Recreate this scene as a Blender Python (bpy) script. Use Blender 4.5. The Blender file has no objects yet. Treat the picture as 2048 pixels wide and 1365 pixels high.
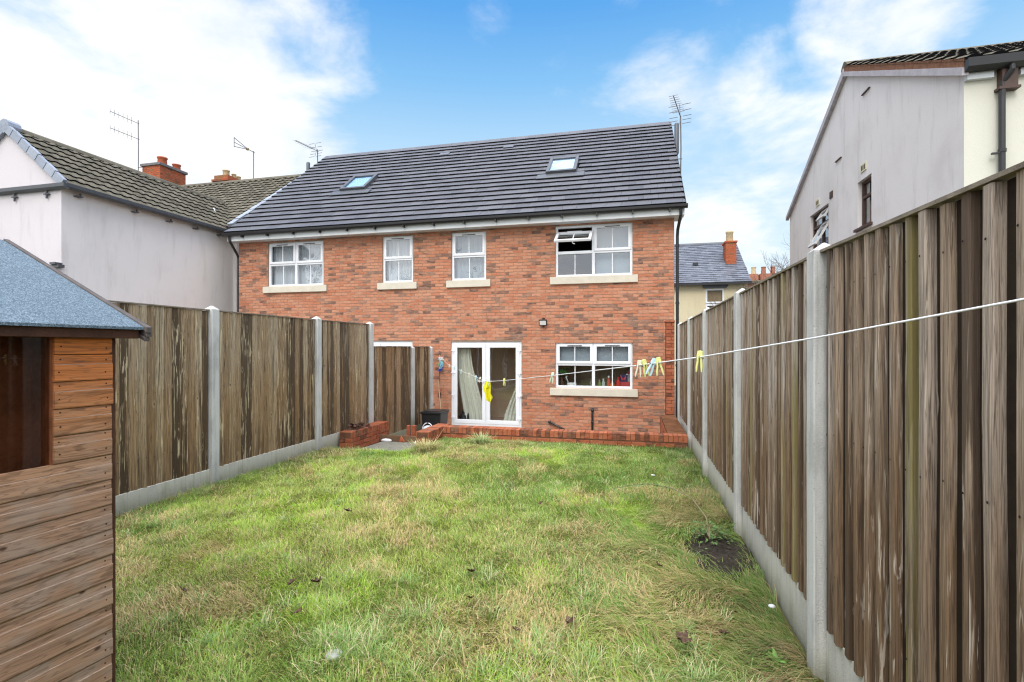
import bpy, bmesh, math, random
import numpy as np
from mathutils import Vector, Matrix
random.seed(7); np.random.seed(7)
R = math.radians
sc = bpy.context.scene
col = sc.collection
OFF = {}

# ------------------------------------------------------------------ helpers
class MB:
    """collects faces of one mesh"""
    def __init__(s): s.v = []; s.f = []; s.m = []; s.c = None
    def face(s, pts, m=0):
        i = len(s.v); s.v += [tuple(p) for p in pts]; s.f.append(tuple(range(i, i + len(pts)))); s.m.append(m); return s
    def hexa(s, p, m=0, skip=()):
        """8 points: bottom 0-3 counter clockwise, top 4-7"""
        i = len(s.v); s.v += [tuple(q) for q in p]
        fs = [(3, 2, 1, 0), (4, 5, 6, 7), (0, 1, 5, 4), (1, 2, 6, 5), (2, 3, 7, 6), (3, 0, 4, 7)]
        for k, f in enumerate(fs):
            if k in skip: continue
            s.f.append(tuple(i + a for a in f)); s.m.append(m if not isinstance(m, dict) else m.get(k, m['d']))
        return s
    def box(s, x0, y0, z0, x1, y1, z1, m=0, skip=()):
        return s.hexa([(x0, y0, z0), (x1, y0, z0), (x1, y1, z0), (x0, y1, z0), (x0, y0, z1), (x1, y0, z1), (x1, y1, z1), (x0, y1, z1)], m, skip)
    def obox(s, c, ux, uy, uz, hx, hy, hz, m=0):
        c, ux, uy, uz = Vector(c), Vector(ux).normalized(), Vector(uy).normalized(), Vector(uz).normalized()
        P = lambda a, b, d: c + ux * (a * hx) + uy * (b * hy) + uz * (d * hz)
        return s.hexa([P(-1, -1, -1), P(1, -1, -1), P(1, 1, -1), P(-1, 1, -1), P(-1, -1, 1), P(1, -1, 1), P(1, 1, 1), P(-1, 1, 1)], m)
    def prism(s, poly, d, m=0):
        """closed polygon (3d points) extruded by vector d"""
        d = Vector(d); a = [Vector(p) for p in poly]; b = [p + d for p in a]; n = len(a); i = len(s.v)
        s.v += [tuple(p) for p in a + b]
        s.f.append(tuple(range(i + n - 1, i - 1, -1))); s.f.append(tuple(range(i + n, i + 2 * n))); s.m += [m, m]
        for k in range(n):
            s.f.append((i + k, i + (k + 1) % n, i + n + (k + 1) % n, i + n + k)); s.m.append(m)
        return s
    def tube(s, pts, r, n=8, m=0, cap=True):
        pts = [Vector(p) for p in pts]; rr = r if isinstance(r, (list, tuple)) else [r] * len(pts)
        i = len(s.v); ref = None
        for k, p in enumerate(pts):
            t = (pts[min(k + 1, len(pts) - 1)] - pts[max(k - 1, 0)])
            t = t.normalized() if t.length > 1e-9 else Vector((0, 0, 1))
            if ref is None: ref = Vector((1, 0, 0)) if abs(t.x) < .9 else Vector((0, 1, 0))
            a = t.cross(ref).normalized(); b = t.cross(a); ref = b.cross(t) if False else ref
            for j in range(n):
                w = 2 * math.pi * j / n; s.v.append(tuple(p + (a * math.cos(w) + b * math.sin(w)) * rr[k]))
        for k in range(len(pts) - 1):
            for j in range(n):
                s.f.append((i + k * n + j, i + k * n + (j + 1) % n, i + (k + 1) * n + (j + 1) % n, i + (k + 1) * n + j)); s.m.append(m)
        if cap:
            s.f.append(tuple(i + j for j in range(n - 1, -1, -1))); s.m.append(m)
            e = i + (len(pts) - 1) * n; s.f.append(tuple(e + j for j in range(n))); s.m.append(m)
        return s
    def lathe(s, prof, c=(0, 0, 0), n=16, m=0):
        i = len(s.v); c = Vector(c)
        for (r, z) in prof:
            for j in range(n):
                w = 2 * math.pi * j / n; s.v.append((c.x + r * math.cos(w), c.y + r * math.sin(w), c.z + z))
        for k in range(len(prof) - 1):
            for j in range(n):
                s.f.append((i + k * n + j, i + k * n + (j + 1) % n, i + (k + 1) * n + (j + 1) % n, i + (k + 1) * n + j)); s.m.append(m)
        s.f.append(tuple(i + j for j in range(n - 1, -1, -1))); s.m.append(m)
        e = i + (len(prof) - 1) * n; s.f.append(tuple(e + j for j in range(n))); s.m.append(m)
        return s
    def grid(s, P, nu, nv, m=0, col=None):
        i = len(s.v)
        for a in range(nu + 1):
            for b in range(nv + 1): s.v.append(tuple(P(a / nu, b / nv)))
        for a in range(nu):
            for b in range(nv):
                k = i + a * (nv + 1) + b
                s.f.append((k, k + nv + 1, k + nv + 2, k + 1)); s.m.append(m)
        return s
    def build(s, name, mats, parent=None, smooth=False, bevel=0, loc=None):
        o0 = Vector((0, 0, 0))
        if parent is not None: o0 = OFF[parent.name]
        elif loc is not None: o0 = Vector(loc)
        me = bpy.data.meshes.new(name)
        me.from_pydata([(p[0] - o0.x, p[1] - o0.y, p[2] - o0.z) for p in s.v], [], s.f)
        mats = mats if isinstance(mats, (list, tuple)) else [mats]
        for q in mats: me.materials.append(q)
        if len(mats) > 1: me.polygons.foreach_set('material_index', s.m)
        if smooth: me.polygons.foreach_set('use_smooth', [True] * len(s.f))
        me.update()
        o = bpy.data.objects.new(name, me); col.objects.link(o)
        if parent is not None: o.parent = parent
        elif loc is not None: o.location = loc
        OFF[o.name] = o0
        if bevel:
            b = o.modifiers.new('Bevel', 'BEVEL'); b.width = bevel; b.segments = 2; b.limit_method = 'ANGLE'; b.angle_limit = R(50)
        return o

def tag(o, label=None, cat=None, group=None, kind=None):
    if label: o['label'] = label
    if cat: o['category'] = cat
    if group: o['group'] = group
    if kind: o['kind'] = kind
    return o

def thing(name, label, cat, loc, group=None):
    o = bpy.data.objects.new(name, None); col.objects.link(o); o.location = loc; o.empty_display_size = .1
    OFF[o.name] = Vector(loc); return tag(o, label, cat, group)

def copy_thing(o, label, loc, rot=None, group=None):
    c = o.copy(); col.objects.link(c); c.location = loc; c['label'] = label
    if rot is not None: c.rotation_euler = rot
    if group: c['group'] = group
    for ch in list(o.children):
        d = ch.copy(); col.objects.link(d); d.parent = c
        for g in list(ch.children):
            e = g.copy(); col.objects.link(e); e.parent = d
    return c

# ------------------------------------------------------------------ node materials
class NM:
    def __init__(s, name, tree=None):
        if tree is None:
            s.mat = bpy.data.materials.new(name); s.mat.use_nodes = True; s.t = s.mat.node_tree
        else: s.t = tree; s.mat = None
        s.t.nodes.clear()
    def n(s, typ, ins=None, **props):
        nd = s.t.nodes.new(typ)
        for k, v in props.items(): setattr(nd, k, v)
        for k, v in (ins or {}).items(): s.put(nd.inputs[k], v)
        return nd
    def put(s, sock, v):
        if isinstance(v, bpy.types.NodeSocket): s.t.links.new(v, sock)
        elif isinstance(v, bpy.types.Node): s.t.links.new(v.outputs[0], sock)
        else:
            if isinstance(v, (tuple, list)) and len(v) == 3 and len(getattr(sock, 'default_value', (0,) * 3)) == 4: v = (*v, 1)
            sock.default_value = v
    def math(s, op, a, b=0., c=None, clamp=False):
        nd = s.n('ShaderNodeMath', {0: a, 1: b}, operation=op, use_clamp=clamp)
        if c is not None: s.put(nd.inputs[2], c)
        return nd.outputs[0]
    def ramp(s, fac, stops, interp='LINEAR'):
        nd = s.n('ShaderNodeValToRGB', {0: fac}); cr = nd.color_ramp; cr.interpolation = interp
        while len(cr.elements) > 1: cr.elements.remove(cr.elements[-1])
        for k, (p, c) in enumerate(stops):
            e = cr.elements[0] if k == 0 else cr.elements.new(p)
            e.position = p; e.color = (*c, 1) if isinstance(c, (tuple, list)) else (c, c, c, 1)
        return nd.outputs[0]
    def sm(s, v, a, b):
        return s.n('ShaderNodeMapRange', {'Value': v, 'From Min': a, 'From Max': b}, interpolation_type='SMOOTHSTEP').outputs[0]
    def mix(s, f, a, b, typ='MIX'):
        nd = s.n('ShaderNodeMix', data_type='RGBA', blend_type=typ)
        s.put(nd.inputs[0], f); s.put(nd.inputs[6], a); s.put(nd.inputs[7], b); return nd.outputs[2]
    def pos(s): return s.n('ShaderNodeNewGeometry').outputs['Position']
    def island(s): return s.n('ShaderNodeNewGeometry').outputs['Random Per Island']
    def vscale(s, v, sc_): return s.n('ShaderNodeVectorMath', {0: v, 1: sc_}, operation='MULTIPLY').outputs[0]
    def vadd(s, v, w): return s.n('ShaderNodeVectorMath', {0: v, 1: w}, operation='ADD').outputs[0]
    def noise(s, v, scale=1., detail=4., rough=.55, dist=0.):
        return s.n('ShaderNodeTexNoise', {'Vector': v, 'Scale': scale, 'Detail': detail, 'Roughness': rough, 'Distortion': dist}).outputs['Fac']
    def out(s, bsdf): s.n('ShaderNodeOutputMaterial', {0: bsdf}); return s.mat
    def princ(s, colr, rough=.7, spec=.3, bump=None, bdist=.005, bstr=1., **kw):
        ins = {'Base Color': colr, 'Roughness': rough, 'Specular IOR Level': spec}
        if bump is not None:
            ins['Normal'] = s.n('ShaderNodeBump', {'Height': bump, 'Distance': bdist, 'Strength': bstr})
        ins.update(kw)
        return s.out(s.n('ShaderNodeBsdfPrincipled', ins))

def flat(name, c, rough=.5, spec=.4, var=.12, scale=6., bump=0.):
    m = NM(name); p = m.pos(); a = m.noise(p, scale, 5); b = m.noise(p, scale * 11, 3)
    f = m.math('ADD', m.math('MULTIPLY', a, .7), m.math('MULTIPLY', b, .3))
    d = tuple(x * (1 - var) for x in c); e = tuple(min(1, x * (1 + var)) for x in c)
    cc = m.ramp(f, [(.3, d), (.7, e)])
    return m.princ(cc, rough, spec, bump=(b if bump else None), bdist=bump or .001)

def brick_mat(name, reds, darks, dark_share=.2, tint=1.):
    m = NM(name); p = m.pos(); r = m.island()
    cl = m.noise(m.vscale(p, (.9, .9, 2.2)), 1.3, 2)
    r2 = m.math('FRACT', m.math('MULTIPLY', r, 37.7)); r3 = m.math('FRACT', m.math('MULTIPLY', r, 91.3))
    c1 = m.ramp(r2, [(0, reds[0]), (.35, reds[1]), (.7, reds[2]), (1, reds[3])])
    c2 = m.ramp(r3, [(0, darks[0]), (.5, darks[1]), (1, darks[2])])
    isd = m.sm(m.math('ADD', m.math('MULTIPLY', m.math('SUBTRACT', cl, .5), .9), r), 1 - dark_share - .03, 1 - dark_share + .03)
    streak = m.sm(m.noise(m.vscale(p, (7, 7, 30)), 1., 3), .42, .62)
    isd = m.math('MULTIPLY', isd, m.math('ADD', .55, m.math('MULTIPLY', streak, .45)))
    c = m.mix(isd, c1, c2)
    fine = m.noise(p, 60, 4, .7); mid = m.noise(m.vscale(p, (9, 9, 26)), 1., 4)
    c = m.mix(m.math('MULTIPLY', m.sm(mid, .48, .75), .45), c, tuple(x * .55 for x in darks[1]))
    c = m.mix(m.math('MULTIPLY', m.sm(mid, .52, .28), .35), c, (.62 * tint, .33 * tint, .21 * tint))
    c = m.mix(.35, c, m.ramp(fine, [(.25, .35), (.75, 1.)]), 'MULTIPLY')
    big = m.noise(p, .6, 3)
    c = m.mix(.3, c, m.ramp(big, [(.3, .72), (.7, 1.)]), 'MULTIPLY')
    return m.princ(c, .88, .15, bump=fine, bdist=.004)

M = {}
M['brick'] = brick_mat('brick', [(.54, .205, .115), (.60, .25, .145), (.64, .31, .195), (.58, .28, .175)], [(.13, .082, .07), (.22, .145, .115), (.34, .215, .16)], .19)
M['brick2'] = brick_mat('garden_brick', [(.36, .10, .05), (.43, .125, .06), (.49, .16, .08), (.38, .125, .065)], [(.08, .04, .03), (.14, .07, .05), (.21, .115, .075)], .17, .75)
M['oldbrick'] = brick_mat('old_brick', [(.42, .09, .035), (.5, .12, .05), (.46, .13, .06), (.38, .1, .05)], [(.12, .07, .04), (.2, .12, .06), (.24, .17, .08)], .2, .8)
M['mortar'] = flat('mortar', (.34, .24, .18), .95, .1, .25, 9, .002)
M['mortar2'] = flat('garden_mortar', (.15, .072, .045), .95, .1, .35, 9, .002)

def tile_mat(name, a, b, lich=None, rough=.55, spec=.45):
    m = NM(name); p = m.pos(); r = m.island()
    c = m.ramp(r, [(0, a), (1, b)])
    n1 = m.noise(p, 2.2, 5); n2 = m.noise(p, 28, 4, .7)
    c = m.mix(.45, c, m.ramp(n1, [(.3, .62), (.7, 1.)]), 'MULTIPLY')
    c = m.mix(.5, c, m.ramp(n2, [(.3, .6), (.75, 1.)]), 'MULTIPLY')
    if lich:
        c = m.mix(m.math('MULTIPLY', m.sm(m.noise(p, 14, 5, .7), .56, .70), .38), c, lich)
        c = m.mix(m.math('MULTIPLY', m.sm(m.noise(m.vadd(p, (3, 9, 1)), 3.2, 5, .65), .5, .72), .35), c, tuple(x * .32 for x in a))
    return m.princ(c, rough, spec, bump=n2, bdist=.003)
M['tile'] = tile_mat('dark_roof_tile', (.088, .088, .104), (.135, .134, .152), None, .5, .5)
M['tile_edge'] = flat('tile_edge', (.012, .012, .014), .9, .1)  # step shade under tile courses painted near black; decks and verges share it
M['oldtile'] = tile_mat('old_concrete_tile', (.125, .112, .085), (.185, .166, .128), (.30, .285, .21), .88, .12)
M['slate'] = tile_mat('slate', (.115, .125, .155), (.20, .215, .26), None, .5, .5)
M['verge'] = tile_mat('blue_grey_verge', (.30, .34, .42), (.38, .42, .50), None, .5, .4)

def render_mat(name, c, stain, dirt=.3, scale=1.2):
    m = NM(name); p = m.pos()
    a = m.noise(p, scale, 5, .6); b = m.noise(m.vscale(p, (3, 3, .5)), 1.6, 5, .65); f = m.noise(p, 90, 3, .7)
    cc = m.mix(m.math('MULTIPLY', m.sm(a, .45, .75), dirt), c, stain)
    cc = m.mix(m.math('MULTIPLY', m.sm(b, .5, .8), dirt * .9), cc, tuple(x * .72 for x in stain))
    cc = m.mix(.14, cc, m.ramp(f, [(.25, .55), (.7, 1.)]), 'MULTIPLY')
    return m.princ(cc, .92, .12, bump=f, bdist=.003)
M['pink'] = render_mat('pale_render', (.80, .765, .755), (.70, .655, .635), .42)
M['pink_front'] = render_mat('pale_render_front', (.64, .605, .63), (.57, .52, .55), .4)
M['grey_render'] = render_mat('grey_render', (.73, .70, .69), (.58, .54, .52), .6, .9)
M['cream'] = render_mat('cream_render', (.66, .65, .565), (.66, .66, .56), .25)
M['buff'] = render_mat('buff_render', (.66, .58, .40), (.55, .47, .31), .3)

def wood_fence(name, base, grey, dark, pale, moss=0., stain=.35, top=(1., 1., 1.), low=(1., 1., 1.)):
    m = NM(name); p = m.pos(); r = m.island(); oi = m.n('ShaderNodeObjectInfo').outputs['Random']
    rr = m.math('FRACT', m.math('ADD', m.math('MULTIPLY', r, 53.), m.math('MULTIPLY', oi, 7.)))
    r2 = m.math('FRACT', m.math('MULTIPLY', rr, 17.3)); r3 = m.math('FRACT', m.math('MULTIPLY', rr, 71.9))
    z = m.n('ShaderNodeSeparateXYZ', {0: p}).outputs[2]
    off = m.n('ShaderNodeCombineXYZ', {0: 0., 1: 0., 2: m.math('MULTIPLY', rr, 40.)}).outputs[0]
    q = m.vadd(p, off)
    grain = m.noise(m.vscale(q, (150, 150, 2.6)), 1., 6, .75, .8)
    g2 = m.noise(m.vscale(q, (34, 34, .8)), 1., 4, .6, 1.2)
    c = m.ramp(rr, [(0, tuple(x * .84 for x in base)), (.35, base), (.7, tuple(.4 * x + .6 * y_ for x, y_ in zip(base, grey))), (1, grey)])
    zj = m.math('ADD', z, m.math('MULTIPLY', m.math('SUBTRACT', m.noise(m.vscale(q, (22, 22, 1.2)), 1., 4), .5), 1.3))
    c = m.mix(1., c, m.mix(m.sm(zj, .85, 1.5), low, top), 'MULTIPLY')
    c = m.mix(.92, c, m.ramp(grain, [(.33, .30), (.50, .88), (.66, 1.35)]), 'MULTIPLY')
    gr_ = m.noise(m.vscale(q, (26, 26, .55)), 1., 3, .55, .35)
    ln_ = m.math('ABSOLUTE', m.math('SUBTRACT', m.math('FRACT', m.math('MULTIPLY', gr_, 13.)), .5))
    c = m.mix(m.math('MULTIPLY', m.sm(ln_, .16, .03), .5), c, tuple(x * .85 for x in dark))
    # damp stains, only on some boards
    st = m.noise(m.vadd(m.vscale(q, (26, 26, .9)), (2.7, 4.1, 0)), 1., 5, .65, .6)
    has_s = m.math('ADD', m.math('MULTIPLY', m.sm(r2, 1 - stain - .05, 1 - stain + .05), .20), -.06)
    c = m.mix(m.math('MULTIPLY', m.sm(m.math('ADD', st, has_s), .53, .61), .85), c, dark)
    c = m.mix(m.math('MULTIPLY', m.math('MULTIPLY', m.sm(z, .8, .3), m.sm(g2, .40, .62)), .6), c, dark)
    # pale split wood
    pl = m.noise(m.vadd(m.vscale(q, (48, 48, 2.6)), (8.3, 1.1, 5)), 1., 4, .62, .6)
    has_p = m.math('MULTIPLY', m.sm(r3, .62, .74), .075)
    c = m.mix(m.math('MULTIPLY', m.sm(m.math('ADD', pl, has_p), .635, .69), .75), c, pale)
    von = m.n('ShaderNodeTexVoronoi', {'Vector': m.vscale(q, (13, 13, 5.5)), 'Scale': 1., 'Randomness': 1.}, feature='F1'); vo = von.outputs['Distance']
    has = m.sm(m.n('ShaderNodeSeparateXYZ', {0: von.outputs['Color']}).outputs[0], .66, .70)
    c = m.mix(m.math('MULTIPLY', m.math('MULTIPLY', m.sm(vo, .30, .16), m.math('MULTIPLY', m.sm(grain, .42, .62), .32)), has), c, tuple(x * 1.1 for x in pale))
    c = m.mix(m.math('MULTIPLY', m.math('MULTIPLY', m.sm(vo, .13, .06), .8), has), c, tuple(x * .5 for x in dark))
    fleck = m.noise(m.vscale(q, (200, 200, 7)), 1., 3, .7)
    c = m.mix(m.math('MULTIPLY', m.sm(fleck, .56, .70), .6), c, tuple(x * .6 for x in dark))
    if moss:
        ms = m.math('MULTIPLY', m.sm(rr, .86, .90), m.sm(m.noise(m.vscale(q, (30, 30, 1.0)), 1., 4), .40, .62))
        c = m.mix(m.math('MULTIPLY', ms, moss), c, (.25, .205, .07))
    return m.princ(c, .8, .22, bump=grain, bdist=.002)
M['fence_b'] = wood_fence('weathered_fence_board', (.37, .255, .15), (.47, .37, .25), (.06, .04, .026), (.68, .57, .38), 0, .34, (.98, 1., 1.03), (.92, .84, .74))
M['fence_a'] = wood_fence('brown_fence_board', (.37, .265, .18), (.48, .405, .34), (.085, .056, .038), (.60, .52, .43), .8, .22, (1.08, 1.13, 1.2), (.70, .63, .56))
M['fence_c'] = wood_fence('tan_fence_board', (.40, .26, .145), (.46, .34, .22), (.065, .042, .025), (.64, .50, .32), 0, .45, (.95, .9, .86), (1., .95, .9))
M['valley'] = flat('gap_shade_and_nails', (.026, .017, .011), .85, .2, .35, 18)  # shade of the gaps between boards painted dark; nail heads share it
M['cap_wood'] = flat('cap_rail_wood', (.24, .20, .155), .85, .2, .4, 14, .002)

def shed_wood():
    m = NM('shed_cladding'); p = m.pos(); r = m.island(); z = m.n('ShaderNodeSeparateXYZ', {0: p}).outputs[2]
    off = m.n('ShaderNodeCombineXYZ', {0: m.math('MULTIPLY', r, 31.), 1: m.math('MULTIPLY', r, 17.), 2: 0.}).outputs[0]
    q = m.vadd(p, off)
    g = m.noise(m.vscale(q, (2.2, 3.0, 80)), 1., 6, .66, .5); g2 = m.noise(m.vscale(q, (1.6, 3.5, 22)), 1., 4, .6, 1.)
    sg = m.noise(m.vscale(q, (1.1, 1.5, 17)), 1., 3, .55, .4)
    sl_ = m.math('ABSOLUTE', m.math('SUBTRACT', m.math('FRACT', m.math('MULTIPLY', sg, 11.)), .5))
    up = m.sm(m.math('ADD', z, m.math('MULTIPLY', m.math('SUBTRACT', g2, .5), .25)), .85, 1.62)
    c = m.ramp(up, [(0, (.46, .275, .178)), (.35, (.50, .275, .155)), (.7, (.54, .235, .10)), (1, (.60, .19, .05))])
    c = m.mix(.7, c, m.ramp(g, [(.34, .38), (.5, .92), (.66, 1.22)]), 'MULTIPLY')
    c = m.mix(m.math('MULTIPLY', m.math('SUBTRACT', 1., up), m.math('MULTIPLY', m.sm(m.noise(m.vscale(q, (3, 5, 9)), 1., 5), .46, .66), .42)), c, (.44, .37, .315))
    c = m.mix(m.math('MULTIPLY', m.sm(m.noise(m.vscale(q, (4, 7, 30)), 1., 4), .60, .68), .5), c, (.11, .06, .038))
    c = m.mix(m.math('MULTIPLY', m.sm(sl_, .16, .03), .4), c, (.12, .065, .04))
    vo = m.n('ShaderNodeTexVoronoi', {'Vector': m.vscale(q, (5, 7, 13)), 'Scale': 1.}, feature='F1').outputs['Distance']
    c = m.mix(m.math('MULTIPLY', m.sm(vo, .14, .05), .85), c, (.045, .022, .014))
    c = m.mix(.3, c, m.ramp(r, [(0, .7), (1, 1.1)]), 'MULTIPLY')
    return m.princ(c, .7, .25, bump=g, bdist=.0008)
M['shed'] = shed_wood()
M['shed_dark'] = flat('shed_fascia', (.085, .036, .021), .6, .3, .4, 14, .001)
M['shed_trim'] = flat('shed_trim', (.22, .08, .035), .6, .3, .35, 20, .001)
def felt():
    m = NM('mineral_felt'); p = m.pos(); f = m.noise(p, 170, 3, .8); g = m.noise(p, 2.2, 4)
    v = m.n('ShaderNodeTexVoronoi', {'Vector': p, 'Scale': 240.}).outputs['Color']
    sp = m.n('ShaderNodeSeparateXYZ', {0: v}).outputs[0]
    c = m.ramp(sp, [(0, (.075, .105, .135)), (.55, (.135, .185, .235)), (1, (.25, .315, .365))])
    c = m.mix(.4, c, m.ramp(g, [(.3, .72), (.7, 1.05)]), 'MULTIPLY')
    return m.princ(c, .85, .25, bump=f, bdist=.004)
M['felt'] = felt()
def concrete(name, c, algae):
    m = NM(name); p = m.pos(); a = m.noise(m.vscale(p, (4, 4, 1.6)), 1.5, 5, .62); f = m.noise(p, 110, 3, .75); z = m.n('ShaderNodeSeparateXYZ', {0: p}).outputs[2]
    cc = m.mix(m.math('MULTIPLY', m.sm(a, .42, .66), .6), c, tuple(x * .62 for x in c))
    vs = m.noise(m.vscale(p, (38, 38, 1.1)), 1., 4, .6)
    cc = m.mix(m.math('MULTIPLY', m.sm(vs, .52, .7), .45), cc, tuple(x * .5 for x in c))
    low = m.sm(m.math('ADD', z, m.math('MULTIPLY', a, .5)), .55, .15)
    cc = m.mix(m.math('MULTIPLY', low, algae), cc, (.30, .295, .16))
    cc = m.mix(m.math('MULTIPLY', m.sm(m.math('ADD', z, m.math('MULTIPLY', a, .3)), .32, .08), .45), cc, (.085, .095, .045))
    cc = m.mix(.3, cc, m.ramp(f, [(.25, .5), (.7, 1.)]), 'MULTIPLY')
    vo = m.n('ShaderNodeTexVoronoi', {'Vector': p, 'Scale': 26.}).outputs['Distance']
    cc = m.mix(m.math('MULTIPLY', m.sm(vo, .11, .05), .55), cc, (.12, .12, .11))
    return m.princ(cc, .9, .15, bump=f, bdist=.004)
M['post'] = concrete('post_concrete', (.66, .66, .645), .45)
M['gravel_b'] = concrete('gravel_board_concrete', (.72, .70, .645), .6)
M['slab'] = concrete('paving_slab', (.36, .34, .32), .1)
M['upvc'] = flat('white_upvc', (.80, .82, .86), .32, .5, .03, 3)
M['fascia'] = flat('white_fascia', (.66, .69, .71), .4, .5, .05, 2)
M['black'] = flat('black_plastic', (.018, .018, .02), .38, .5, .2, 9)
M['dkgrey'] = flat('dark_grey_metal', (.075, .08, .092), .42, .5, .15, 9)
M['metal'] = flat('aerial_metal', (.13, .13, .135), .4, .5, .2, 9)
M['stone'] = flat('sill_stone', (.62, .57, .475), .85, .2, .10, 5, .001)
M['mossfloor'] = flat('mossy_brick_floor', (.17, .075, .036), .9, .15, .45, 7, .006)
M['brownframe'] = flat('brown_window_frame', (.075, .042, .032), .5, .4, .2, 12)
M['room'] = flat('room_wall', (.86, .68, .48), .9, .1, .08, 1)
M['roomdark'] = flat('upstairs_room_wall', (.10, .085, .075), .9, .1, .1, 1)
M['floorwood'] = flat('wooden_floor', (.42, .21, .10), .5, .3, .3, 6)
M['curtain'] = flat('cream_curtain', (.80, .78, .66), .9, .1, .08, 3)
M['net'] = flat('net_curtain', (.62, .64, .66), .9, .1, .04, 3)
M['blind'] = flat('grey_blind', (.36, .40, .43), .9, .1, .03, 1)
M['terracotta'] = flat('terracotta', (.44, .12, .06), .8, .2, .25, 12)
M['creampot'] = flat('buff_clay', (.50, .40, .25), .8, .2, .25, 12)
M['capstone'] = flat('chimney_capping', (.17, .165, .17), .9, .2, .35, 6, .003)
M['leadwhite'] = flat('pale_mortar_fillet', (.52, .55, .60), .85, .2, .2, 8)

def glass(name, refl, tint=(.86, .9, .92), pw=2.6, wob=.5):
    m = NM(name); lw = m.n('ShaderNodeLayerWeight', {'Blend': .5}).outputs['Facing']
    f = m.math('ADD', refl, m.math('MULTIPLY', m.math('POWER', lw, pw), 1 - refl), clamp=True)
    w = m.noise(m.pos(), 1.6, 2); bp = m.n('ShaderNodeBump', {'Height': w, 'Distance': .012, 'Strength': wob})
    return m.out(m.n('ShaderNodeMixShader', {0: f, 1: m.n('ShaderNodeBsdfTransparent', {0: tint}), 2: m.n('ShaderNodeBsdfGlossy', {'Color': (.95, .97, 1.), 'Roughness': .01, 'Normal': bp})}))
M['glass'] = glass('window_glass', .10)
M['glass_door'] = glass('door_glass', .16)
M['glass_up'] = glass('upper_window_glass', .17)
M['glass_sky'] = glass('roof_window_glass', .2, (.72, .88, 1.), 9.)
def plain(name, c, rough=.5, spec=.4): return NM(name).princ(c, rough, spec)
def patchy(name, c, rough=.6, spec=.3, var=.2, scale=40): return flat(name, c, rough, spec, var, scale)

# ------------------------------------------------------------------ brickwork
def sub_iv(a, b, cuts):
    iv = [(a, b)]
    for (c, d) in cuts:
        nx = []
        for (p, q) in iv:
            if d <= p or c >= q: nx.append((p, q)); continue
            if c > p: nx.append((p, c))
            if d < q: nx.append((d, q))
        iv = nx
    return iv
def bricks(mb, o, u, n, L, H, holes=(), bw=.215, bh=.065, j=.010, proud=.007, m=0, z_of=None, jit=.002, start=0., top=None):
    """lay bricks on the plane through o, along u (horizontal), up z, facing n"""
    o, u, n = Vector(o), Vector(u), Vector(n); row = 0; z = j
    while z + bh * .5 < H:
        z1 = min(z + bh, H)
        cuts = [(h0, h1) for (h0, h1, g0, g1) in holes if min(g1, z1) - max(g0, z) > .3 * bh]
        x = -((bw + j) * (.5 if row % 2 else 0)) - start
        while x < L:
            a, b = max(x, 0), min(x + bw, L)
            if b - a > .02 and not (top and top(z + bh / 2, (a + b) / 2)):
                for (p, q) in sub_iv(a, b, cuts):
                    if q - p < .025: continue
                    d = proud + random.uniform(-jit, jit); e = .0025; g = random.uniform(-.0012, .0012)
                    A = lambda s_, zz, k: o + u * s_ + Vector((0, 0, zz)) + n * k
                    c0, c1 = z + g, z1 + g + random.uniform(-.001, .001)
                    bv = [A(p, c0, 0), A(q, c0, 0), A(q, c1, 0), A(p, c1, 0), A(p + e, c0 + e, d), A(q - e, c0 + e, d), A(q - e, c1 - e, d), A(p + e, c1 - e, d)]
                    i = len(mb.v); mb.v += [tuple(t) for t in bv]
                    for f in ((4, 5, 6, 7), (0, 1, 5, 4), (1, 2, 6, 5), (2, 3, 7, 6), (3, 0, 4, 7)):
                        mb.f.append(tuple(i + t for t in f)); mb.m.append(m)
            x += bw + j
        z += bh + j; row += 1
    return mb
def plane_holes(mb, o, u, n, L, H, holes, depth, m=1):
    o, u, n = Vector(o), Vector(u), Vector(n)
    xs = sorted({0, L} | {h for q in holes for h in q[:2]}); zs = sorted({0, H} | {h for q in holes for h in q[2:]})
    A = lambda s_, zz, k=0: o + u * s_ + Vector((0, 0, zz)) + n * k
    for a, b in zip(xs, xs[1:]):
        for c, d in zip(zs, zs[1:]):
            cx, cz = (a + b) / 2, (c + d) / 2
            if any(h[0] < cx < h[1] and h[2] < cz < h[3] for h in holes): continue
            mb.face([A(a, c), A(b, c), A(b, d), A(a, d)], m)
    for (a, b, c, d) in holes:
        k = -depth
        for (p, q) in (((a, c), (b, c)), ((b, c), (b, d)), ((b, d), (a, d)), ((a, d), (a, c))):
            mb.face([A(*p), A(*q), A(*q, k), A(*p, k)], m)
    return mb

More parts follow.
